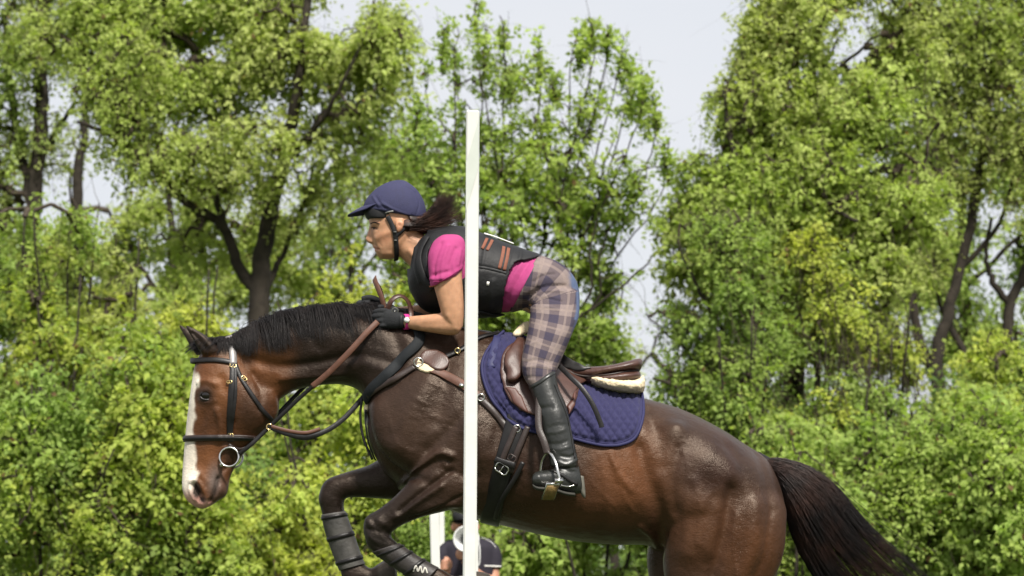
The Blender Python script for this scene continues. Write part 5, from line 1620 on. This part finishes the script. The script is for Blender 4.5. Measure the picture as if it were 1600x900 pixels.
tan = np.gradient(axis, axis=0); tan /= np.linalg.norm(tan, axis=1)[:, None]
dq = q - axis[ni]; side = dq[:, 0] * -tan[ni][:, 1] + dq[:, 1] * tan[ni][:, 0]; fwd = (dq * tan[ni]).sum(1)
legY = np.interp(q[:, 1], [430, 490, 525, 570, 610], [.0, .165, .23, .29, .31])
ang = np.arctan2(side / 400, np.abs(V[:, 1] - Y0) - legY)
uv = np.stack([ang * .085, al[ni] + fwd / 400, np.zeros(len(V))], 1)
a = br_me.attributes.new('plaid', 'FLOAT_VECTOR', 'POINT'); a.data.foreach_set('vector', uv.astype(np.float32).ravel())
seatm = sstep(.70, .86, N_[:, 0] - .15 * (q[:, 1] > 500)) * sstep(404, 425, q[:, 1]) * (1 - sstep(505, 540, q[:, 1]))
a = br_me.attributes.new('seatpatch', 'FLOAT', 'POINT'); a.data.foreach_set('value', seatm.astype(np.float32))


def plaid_material():
    m = bpy.data.materials.new('plaid_breeches'); m.use_nodes = True
    nt = m.node_tree; L = nt.links; b = nt.nodes['Principled BSDF']
    a = nt.nodes.new('ShaderNodeAttribute'); a.attribute_name = 'plaid'
    sx = nt.nodes.new('ShaderNodeSeparateXYZ'); L.new(a.outputs['Vector'], sx.inputs[0])

    def band(sock, period, width, phase):
        d = nt.nodes.new('ShaderNodeMath'); d.operation = 'MULTIPLY_ADD'; L.new(sock, d.inputs[0]); d.inputs[1].default_value = 1 / period; d.inputs[2].default_value = phase
        f = nt.nodes.new('ShaderNodeMath'); f.operation = 'PINGPONG'; L.new(d.outputs[0], f.inputs[0]); f.inputs[1].default_value = .5
        r = nt.nodes.new('ShaderNodeMapRange'); r.inputs['From Min'].default_value = width / 2 + .015; r.inputs['From Max'].default_value = width / 2 - .015; L.new(f.outputs[0], r.inputs['Value'])
        return r.outputs['Result']
    bx, by = band(sx.outputs[0], .088, .42, 2.0), band(sx.outputs[1], .073, .44, .15)
    lx, ly = band(sx.outputs[0], .088, .10, 2.5), band(sx.outputs[1], .073, .11, .65)
    ad = nt.nodes.new('ShaderNodeMath'); ad.operation = 'ADD'; L.new(bx, ad.inputs[0]); L.new(by, ad.inputs[1])
    rp = nt.nodes.new('ShaderNodeValToRGB'); rp.color_ramp.interpolation = 'LINEAR'
    e = rp.color_ramp.elements; e[0].position = 0; e[0].color = (.190, .150, .142, 1); e[1].position = 1; e[1].color = (.046, .039, .060, 1)
    k = e.new(.5); k.color = (.100, .078, .084, 1)
    hv = nt.nodes.new('ShaderNodeMath'); hv.operation = 'MULTIPLY'; hv.inputs[1].default_value = .5; L.new(ad.outputs[0], hv.inputs[0]); L.new(hv.outputs[0], rp.inputs['Fac'])
    mxl = nt.nodes.new('ShaderNodeMath'); mxl.operation = 'MAXIMUM'; L.new(lx, mxl.inputs[0]); L.new(ly, mxl.inputs[1])
    ml = nt.nodes.new('ShaderNodeMath'); ml.operation = 'MULTIPLY'; ml.inputs[1].default_value = .45; L.new(mxl.outputs[0], ml.inputs[0])
    m1 = nt.nodes.new('ShaderNodeMixRGB'); m1.inputs['Color2'].default_value = (.25, .195, .17, 1); L.new(ml.outputs[0], m1.inputs['Fac']); L.new(rp.outputs['Color'], m1.inputs['Color1'])
    sp = nt.nodes.new('ShaderNodeAttribute'); sp.attribute_name = 'seatpatch'
    m2 = nt.nodes.new('ShaderNodeMixRGB'); m2.inputs['Color2'].default_value = (.085, .115, .20, 1); L.new(sp.outputs['Fac'], m2.inputs['Fac']); L.new(m1.outputs['Color'], m2.inputs['Color1'])
    tc = nt.nodes.new('ShaderNodeTexCoord'); nz = nt.nodes.new('ShaderNodeTexNoise'); nz.inputs['Scale'].default_value = 420; nz.inputs['Detail'].default_value = 3; L.new(tc.outputs['Object'], nz.inputs['Vector'])
    m3 = nt.nodes.new('ShaderNodeMixRGB'); m3.blend_type = 'OVERLAY'; m3.inputs['Fac'].default_value = .35; L.new(m2.outputs['Color'], m3.inputs['Color1']); L.new(nz.outputs['Fac'], m3.inputs['Color2'])
    L.new(m3.outputs['Color'], b.inputs['Base Color']); b.inputs['Roughness'].default_value = .85; b.inputs['Specular IOR Level'].default_value = .2
    n4 = nt.nodes.new('ShaderNodeTexNoise'); n4.inputs['Scale'].default_value = 38; n4.inputs['Detail'].default_value = 4; L.new(tc.outputs['Object'], n4.inputs['Vector'])
    bp = nt.nodes.new('ShaderNodeBump'); bp.inputs['Strength'].default_value = .35; bp.inputs['Distance'].default_value = .008; L.new(n4.outputs['Fac'], bp.inputs['Height']); L.new(bp.outputs['Normal'], b.inputs['Normal'])
    return m


link('breeches', br_me, plaid_material(), rider)

# tall boots
for s in (-1, 1):
    bo = MB()
    bo.loft([(a, b, c, d, w, s * dy) for a, b, c, d, w, dy in BOOT], 5, 26)
    bo.loft([(a, b, c, d, w, s * dy) for a, b, c, d, w, dy in FOOT], 5, 22)
    me = remesh(bo, .005, 4)
    sculpt(me, [([(858, 668), (872, 664), (890, 664)], .006, -.0015), ([(856, 676), (870, 675), (884, 671)], .006, .0018), ([(858, 693), (872, 694), (888, 688)], .006, -.002), ([(860, 701), (876, 702), (892, 697)], .006, .002), ([(876, 712), (890, 714), (900, 708)], .005, -.004), ([(872, 722), (886, 726), (902, 718)], .006, .004),
                ([(866, 732), (886, 732), (904, 730)], .005, -.005), ([(840, 640), (862, 636)], .01, -.003), ([(842, 744), (846, 756)], .006, .002)])
    b_ = link('riding_boot', me, M_bootl, rider)
    BB = bvh_of(me)
    if s < 0:
        so_ = MB().loft([(a + 1, d - 2, a + 2, d + 4, w + .002, s * dy, 3.0) for a, b, c, d, w, dy in FOOT[1:]], 4, 18)
        so_.build('sole', mat('boot_sole', (.035, .034, .028), .7, .3, .2, 30), b_)
        P, N = snap(BB, [(828, 606), (842, 598), (856, 588), (866, 582)], 3); MB().ribbon(P + N * .001, N, .014, .003).build('top_band', M_bootl, b_)
        P, N = snap(BB, [(864, 736), (878, 742), (892, 752), (902, 757)], 2); MB().ribbon(P + N * .001, N, .012, .004).build('spur_strap', M_black, b_)
        P, N = snap(BB, [(876, 758), (888, 760), (898, 758)], 2); MB().ribbon(P + N * .001, N, .005, .003).build('spur', M_steel, b_)
        P, N = snap(BB, [(866, 600), (874, 620), (886, 650), (894, 690), (898, 716)], 3); MB().tube(P + N * .001, .003, 6).build('zip', M_hblack, b_)
        MB().loft([(902, 742, 912, 744, .012, -.37), (905, 756, 914, 760, .016, -.368), (906, 768, 915, 774, .014, -.366), (910, 776, 914, 779, .004, -.366)], 3, 12).build('heel_guard', mat('worn_heel', (.12, .115, .095), .6, .3, .3, 40), b_)

# gloves and watch
for s, f in ((-1, idf), (1, farf)):
    g = MB(); hand(g, s, f, 1.06)
    gm = remesh(g, .0032, 2)
    gl = link('glove', gm, M_glove, rider)
    if s < 0:
        GB = bvh_of(gm)
        P, N = snap(GB, [(628, 490), (626, 500), (627, 512)], 1.5); MB().ribbon(P + N * .0005, N, .012, .003).build('cuff', M_hblack, gl)
        p, n = hit(GB, 617, 487)
        torus(p + n * .003, np.array([1.0, 0, 0]), np.array([0, -.3, 1.0]), .012, .0022, 18).build('closure_ring', mat('dull_grey', (.10, .10, .09), .5), gl)
        MB().ball(p + n * .003, .004, .003, .003, 10, 6).build('stud', M_steel, gl)
wc = at(634.5, 503, Y0 - .128); ax_ = np.array([1.0, .35, .05]); ax_ /= np.linalg.norm(ax_)
u_ = np.cross(ax_, np.array([0, 0, 1.0])); u_ /= np.linalg.norm(u_); v_ = np.cross(u_, ax_)
M_wp = mat('pink_band', (.55, .03, .22), .5, .4, .1)
P = [wc + .0285 * (math.cos(t) * u_ + math.sin(t) * v_ * .98) for t in np.linspace(0, 2 * math.pi, 28, endpoint=False)]; Nn = [(x - wc) / np.linalg.norm(x - wc) for x in P]
wb = MB().ribbon(np.array(P) - np.array(Nn) * .001, Nn, .019, .0035, closed=True).build('wristwatch', M_wp, rider)
fc = at(636, 500, Y0 - .128 - .030)
MB().tube([fc + np.array([0, .004, 0]), fc - np.array([0, .005, 0])], [.0125, .0125], 20).build('watch_case', M_steel, wb)
MB().tube([fc - np.array([0, .0045, 0]), fc - np.array([0, .0058, 0])], [.0102, .0102], 20).build('watch_dial', mat('white_dial', (.75, .75, .72), .3), wb)

# helmet
hm = MB().loft([(568, 330, 666, 345, .088), (567, 326, 667, 340, .093), (569, 318, 666, 328, .0945), (575, 308, 661, 311, .088), (587, 296, 652, 297, .073), (602, 287, 643, 289, .050), (616, 282.5, 634, 283, .024), (623, 281.8, 628, 281.8, .006)], 5, 40)
he_me = remesh(hm, .0045, 4)
sculpt(he_me, [([(590, 318), (604, 322), (622, 330), (640, 336)], .004, .003), ([(588, 308), (594, 318), (604, 326)], .004, -.003), ([(596, 316), (612, 326)], .0035, .003), ([(650, 300), (655, 318), (650, 336)], .003, -.0025), ([(630, 290), (640, 293), (648, 299)], .003, .002), ([(582, 306), (588, 316), (592, 322)], .004, .003), ([(578, 322), (600, 325)], .003, -.002)])
helmet = link('helmet', he_me, M_helm, rider)
pk = []
for i in range(11):
    a = -1 + 2 * i / 10
    row = []
    for j in range(6):
        f = j / 5
        c0 = at(574 + 10 * a * a * 1.6, 320 + 2.0 * a * a, Y0); ex = 31 * math.sqrt(max(0, 1 - (a * .86) ** 2)) * f
        p_ = at(574 + 10 * a * a * 1.6 - ex, 320.5 + 1.5 * a * a + 15.5 * (ex / 31) ** 1.25, Y0); p_[1] = Y0 + a * (.082 - .012 * f)
        row.append(p_)
    pk.append(row)
pk = np.array(pk); mb = MB()
nI, nJ = 11, 6
top = pk.reshape(-1, 3); low = top - np.array([0, 0, .006])
F = []
for i in range(nI - 1):
    for j in range(nJ - 1):
        a_, b_2, c_, d_ = i * nJ + j, i * nJ + j + 1, (i + 1) * nJ + j + 1, (i + 1) * nJ + j
        F += [(a_, b_2, c_, d_), tuple(x + nI * nJ for x in (d_, c_, b_2, a_))]
bord = [i * nJ for i in range(nI)][::-1] + [j for j in range(1, nJ)] + [i * nJ + nJ - 1 for i in range(1, nI)] + [(nI - 1) * nJ + j for j in range(nJ - 2, 0, -1)]
for x, y in zip(bord, bord[1:] + bord[:1]): F.append((x, y, y + nI * nJ, x + nI * nJ))
mb.add(np.r_[top, low], F); mb.build('peak', M_helm, helmet)
MB().loft([(568.5, 328, 622, 334, .078), (569, 334, 622, 340, .0785), (571.5, 340, 618, 345, .077), (574.5, 343, 612, 346, .074)], 4, 26).build('brow_lining', M_hblack, helmet)
P, N = snap(bvh_of(he_me), [(568, 329), (590, 330), (612, 333), (640, 339), (664, 344)], 3); MB().tube(P + N * .001 - np.array([0, 0, .004]), .005, 8).build('rim', M_hblack, helmet)
P, N = snap(bvh_of(he_me), [(592, 335), (603, 331), (615, 329)], 2); MB().ribbon(P + N * .004, N, .006, .002).build('rim_trim', mat('grey_trim', (.35, .35, .34), .5), helmet)
for pts, w in (([(606, 338), (612, 350), (617, 364), (619, 380), (619, 398), (618, 405)], .019), ([(640, 345), (632, 356), (624, 364), (618, 370)], .014)):
    P, N = snap(RB, pts, 2, smooth_it=3); MB().ribbon(P + N * .003, N, w, .005).build('chin_strap', M_hblack, helmet)
for x, y in ((617, 362), (618, 375)):
    p, n = hit(RB, x, y); MB().box(p + n * .010, .012, .004, .004).build('strap_slider', mat('dull_grey', ()), helmet)

# hair: mass behind the ear and the tail blown back
hs = MB(); hs.loft([(630, 330, 636, 338, .079), (634, 330, 648, 360, .081), (642, 331, 652, 366, .079), (656, 335, 664, 366, .067), (672, 340, 676, 362, .045), (684, 341, 686, 356, .02)], 4, 24)
hme = remesh(hs, .005, 3); hair = link('hair', hme, M_hair, rider)
cur = []; rad = []
for i in range(1300):
    f = rng.uniform(-1, 1); ph = rng.normal(0, 1.0)
    k = 10; P = []
    x1 = 708 + 14 * rng.uniform(-1, 1) + 10 * f; y1 = 328 + f * 24 - 6 + rng.normal(0, 6)
    if rng.uniform() < .35: x1, y1 = rng.uniform(690, 714), rng.uniform(302, 318)
    for j in range(k):
        t = j / (k - 1)
        x = 640 * (1 - t) ** 2 + 2 * 672 * t * (1 - t) + x1 * t * t
        y = (350 + f * 9) * (1 - t) ** 2 + 2 * (352 + f * 9) * t * (1 - t) + y1 * t * t
        P.append(at(x, y + 1.6 * math.sin(t * 6 + i), Y0 - .045 * (1 - t) + ph * .03 * (.4 + t)))
    cur.append(np.array(P)); rad.append(rng.uniform(.0005, .0012))
for i in range(420):   # combed strands over the mass
    y0 = rng.uniform(337, 364); P = []
    for j in range(8):
        t = j / 7; x = 622 + 62 * t; y = y0 + (351 - y0) * t * .8
        wy = np.interp(x, [622, 640, 656, 672, 684], [.076, .080, .068, .046, .022])
        yy = (y - 351) / 16
        P.append(at(x, y, Y0 - wy * math.sqrt(max(.05, 1 - yy * yy)) - .002))
    cur.append(np.array(P)); rad.append(rng.uniform(.0010, .0018))
strands('ponytail', cur, rad, M_hair, hair)

# ================================================================== white posts of the jump
M_white = mat('white_paint', (.62, .62, .585), .55, .4, .07, 9, .25, 25)


def post(label, px_top, py_top, px_low, py_low, Y, w, twist, rot0=0.0, ext=True):
    A = at(px_top, py_top, Y); B = at(px_low, py_low, Y)
    d = B - A
    base = A + d * (A[2] + .25) / (A[2] - B[2])          # driven into the ground
    e = empty('jump_post', (base[0], base[1], 0), label, 'post', 'white posts of the jump')
    n = 40; rings = []
    c_ = w * .12
    prof = np.array([(-w / 2 + c_, -w / 2), (w / 2 - c_, -w / 2), (w / 2, -w / 2 + c_), (w / 2, w / 2 - c_), (w / 2 - c_, w / 2), (-w / 2 + c_, w / 2), (-w / 2, w / 2 - c_), (-w / 2, -w / 2 + c_)])
    for i in range(n):
        t = i / (n - 1); c = base + (A - base) * t
        a = rot0 + twist * t ** 3
        rings.append([c + np.array([x * math.cos(a) - y * math.sin(a), x * math.sin(a) + y * math.cos(a), 0]) for x, y in prof])
    MB().rings(rings).build('shaft', M_white, e, smooth=False)
    top = [r - 0 for r in rings[-1]]
    cap = MB(); cap.rings([[p + np.array([0, 0, .0]) for p in top], [(p - A) * .8 + A + np.array([0, 0, .006]) for p in top]]); cap.build('end_cap', M_white, e, smooth=False)
    return e


post('tall white post standing in front of the horse shoulder', 739, 176, 733.5, 900, 7.75, .044, R(-9), R(5))
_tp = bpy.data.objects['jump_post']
P_ = [at(x, y, 7.725) for x, y in ((748.3, 186), (747.6, 262), (727.9, 330), (728.3, 254))]  # slanted strip in greyer colour, paints the shade of a less lit facet
_m = MB(); _m.add(P_ + [p - np.array([0, .0012, 0]) for p in P_], [(0, 1, 2, 3), (7, 6, 5, 4), (0, 4, 5, 1), (1, 5, 6, 2), (2, 6, 7, 3), (3, 7, 4, 0)]); _m.build('facet_shade', mat('facet_shade_grey', (.50, .53, .48), .4, .5, .05, 20), _tp, smooth=False)
post('white post seen left of the man behind the near foreleg', 675, 700, 680.5, 885, 11.6, .046, 0.0, R(4))
post('narrow white post half hidden behind the man', 689.5, 780, 690, 846, 19.2, .047, 0.0, R(2))
post('short white post peeking out right of the tall post', 740, 815, 740, 885, 11.4, .044, 0.0, R(3))

# ================================================================== man with a megaphone beyond the jump
YM = 18.0
mm = MB()
# head (facing the camera), neck, trunk, arms, legs
mm.loft([(712, 803, 742, 803, .085), (708, 812, 746, 812, .10), (709, 824, 745, 824, .10), (712, 836, 742, 836, .09), (717, 845, 737, 845, .07), (722, 849, 732, 849, .04)], 4, 22, YM)
mm.loft([(725, 822, 730, 822, .02, -.10), (723, 830, 731, 830, .025, -.11), (724, 834, 730, 834, .015, -.10)], 3, 12, YM)
for ex in (707, 747): mm.ball(at(ex, 824, YM), .012, .02, .03, 10, 8)
mm.loft([(717, 836, 740, 836, .06), (714, 844, 744, 844, .07), (712, 852, 746, 852, .07)], 3, 18, YM)
mm.loft([(714, 846, 746, 846, .06), (704, 860, 764, 860, .10), (702, 890, 764, 890, .11), (702, 930, 764, 930, .11), (702, 980, 762, 980, .11), (702, 1000, 762, 1000, .11)], 4, 24, YM)
for s in (-1, 1):
    cx = 732 + s * 18
    mm.loft([(cx - 16, 985, cx + 16, 985, .09), (cx - 15, 1040, cx + 15, 1040, .08), (cx - 11, 1090, cx + 11, 1090, .06), (cx - 11, 1120, cx + 11, 1120, .06), (cx - 8, 1155, cx + 8, 1155, .045), (cx - 9, 1168, cx + 9, 1168, .05), (cx - 10, 1170, cx + 10, 1170, .05)], 4, 16, YM)
    mm.loft([(cx - 10, 1160, cx - 10, 1171, .03, .04), (cx, 1160, cx, 1171, .10, -.06), (cx + 10, 1160, cx + 10, 1171, .03, .04)], 3, 14, YM)


def limb(mb, pts, rr, n=14):
    P = catmull(np.array([at(*p) for p in pts]), 5); mb.tube(P, np.interp(np.linspace(0, 1, len(P)), np.linspace(0, 1, len(rr)), rr), n)


limb(mm, [(706, 858, YM), (693, 872, YM - .02), (687, 904, YM - .05)], [.030, .048, .046])
limb(mm, [(686, 904, YM - .05), (692, 900, YM - .17), (699, 890, YM - .27)], [.047, .042, .032])
limb(mm, [(757, 858, YM), (769, 872, YM), (771, 908, YM - .04)], [.030, .050, .047])
limb(mm, [(771, 908, YM - .04), (752, 902, YM - .18), (726, 876, YM - .30)], [.047, .042, .030])


def man_hand(mb, cx, cy, Y, s):
    mb.ball(at(cx, cy, Y), .042, .03, .045, 14, 10)
    for i in range(4):
        y = cy - 6 + i * 4.2
        P = [at(cx + s * 2, y, Y - .02), at(cx - s * 5 * 1.0, y + .4, Y - .035), at(cx - s * 8.5, y + 1, Y - .015), at(cx - s * 5, y + 1, Y + .015)]
        mb.tube(catmull(np.array(P), 4), [.0105] * 13, 8)
    mb.tube(catmull(np.array([at(cx + s * 4, cy - 5, Y), at(cx, cy - 10, Y - .015), at(cx - s * 5, cy - 10.5, Y - .02)]), 4), [.012] * 9, 8)


man_hand(mm, 699, 882, YM - .30, 1)
man_hand(mm, 720, 866, YM - .31, -1)
man_me = remesh(mm, .0065, 3)
color_attr(man_me, 'skin', np.tile(np.array([.43, .215, .14]), (len(man_me.vertices), 1)))
man = link('person', man_me, M_skin); tag(man, 'man in dark polo shirt and black cap speaking into a megaphone beyond the jump', 'person')
M_polo = mat('dark_polo', (.020, .017, .026), .8, .3, .15, 30, .3, 40)
sm = MB()
sm.loft([(715, 836, 745, 836, .07), (708, 841, 753, 841, .09), (697, 850, 770, 850, .12), (692, 860, 775, 860, .135), (691, 890, 775, 890, .145), (690, 940, 774, 940, .145), (691, 992, 773, 992, .142), (692, 996, 772, 996, .140)], 4, 26, YM)
limb(sm, [(708, 848, YM), (693, 866, YM - .02), (689, 880, YM - .04)], [.045, .068, .064])
limb(sm, [(755, 847, YM), (769, 864, YM), (771, 889, YM - .02)], [.05, .072, .068])
pm = remesh(sm, .008, 4); polo = link('polo_shirt', pm, M_polo, man)
PLB = bvh_of(pm)
for pts in ([(757, 884), (768, 884.5), (783, 885)],):
    P, N = snap(PLB, pts, 1.0, smooth_it=1); MB().ribbon(P + N * .001, N, .010, .003).build('sleeve_stripe', mat('white_piping', ()), polo)
P, N = snap(PLB, [(752, 840), (760, 843), (768, 848), (775, 856)], 1.0); MB().ribbon(P + N * .001, N, .004, .003).build('shoulder_piping', mat('white_piping', ()), polo)
tr = MB()
for s in (-1, 1):
    cx = 732 + s * 18
    tr.loft([(cx - 21, 975, cx + 21, 975, .12), (cx - 20, 1000, cx + 20, 1000, .115), (cx - 18, 1040, cx + 18, 1040, .10), (cx - 15, 1100, cx + 15, 1100, .08), (cx - 14, 1155, cx + 14, 1155, .07)], 4, 18, YM)
link('trousers', remesh(tr, .01, 3), mat('khaki', (.20, .16, .11), .85, .2, .1, 20), man)
cp = MB(); cp.loft([(708, 815, 747, 815, .108), (706, 808, 748, 808, .110), (708, 801, 746, 801, .10), (714, 796, 740, 796, .075), (722, 793.5, 733, 793.5, .03)], 4, 24, YM)
cap_ = link('cap', remesh(cp, .006, 3), M_hblack, man)
cb = []
for i in range(9):
    a = -1 + 2 * i / 8; cb.append([at(727 + a * 22, 813 + 2.5 * a * a - f * 1.5, YM - .10 - .085 * f * math.sqrt(1 - .7 * a * a)) for f in (0, .5, 1)])
mb = MB(); vv_ = [p for r in cb for p in r]; k = len(vv_)
mb.add(vv_ + [p - np.array([0, 0, .006]) for p in vv_], [f for i in range(8) for j in range(2) for f in ((i * 3 + j, i * 3 + j + 1, i * 3 + j + 4, i * 3 + j + 3), (k + i * 3 + j + 3, k + i * 3 + j + 4, k + i * 3 + j + 1, k + i * 3 + j))])
mb.build('cap_brim', M_hblack, cap_)
MB().tube(catmull(np.array([at(711, 816, YM - .10), at(718, 817, YM - .125), at(727, 817, YM - .13), at(736, 817, YM - .125), at(743, 816, YM - .10)]), 3), .012, 8).build('sunglasses', M_hblack, man)

mega = empty('megaphone', at(727, 862, YM - .33), 'white megaphone held up to the man mouth', 'megaphone')
mc = at(729, 842, YM - .36); n = 28
th = np.linspace(0, 2 * math.pi, n, endpoint=False)
prof = [(.088, -.135), (.098, -.135), (.100, -.125), (.085, -.10), (.055, -.03), (.032, .06), (.026, .12), (.026, .20), (.022, .20), (.022, .12), (.028, .06), (.050, -.03), (.080, -.10), (.090, -.128)]
MB().rings([[mc + np.array([r_2 * math.cos(t), y_, r_2 * math.sin(t)]) for t in th] for r_2, y_ in prof], cap=False, closed=True).build('horn', mat('white_plastic', (.74, .74, .73), .35, .5, .04), mega)
MB().tube([mc + np.array([0, .05, 0]), mc + np.array([0, -.06, 0])], [.030, .022], 16).build('driver', mat('grey_plastic', (.30, .30, .30), .4), mega)
MB().tube([mc + np.array([0, .10, -.02]), mc + np.array([0, .09, -.14])], [.016, .017], 12).build('grip', M_hblack, mega)
MB().tube(catmull(np.array([mc + np.array([.03, .12, .02]), mc + np.array([.085, .10, -.02]), mc + np.array([.10, .08, -.10]), mc + np.array([.09, .08, -.2]), mc + np.array([.03, .09, -.16])]), 6), .005, 6).build('cord', mat('white_plastic', ()), mega)
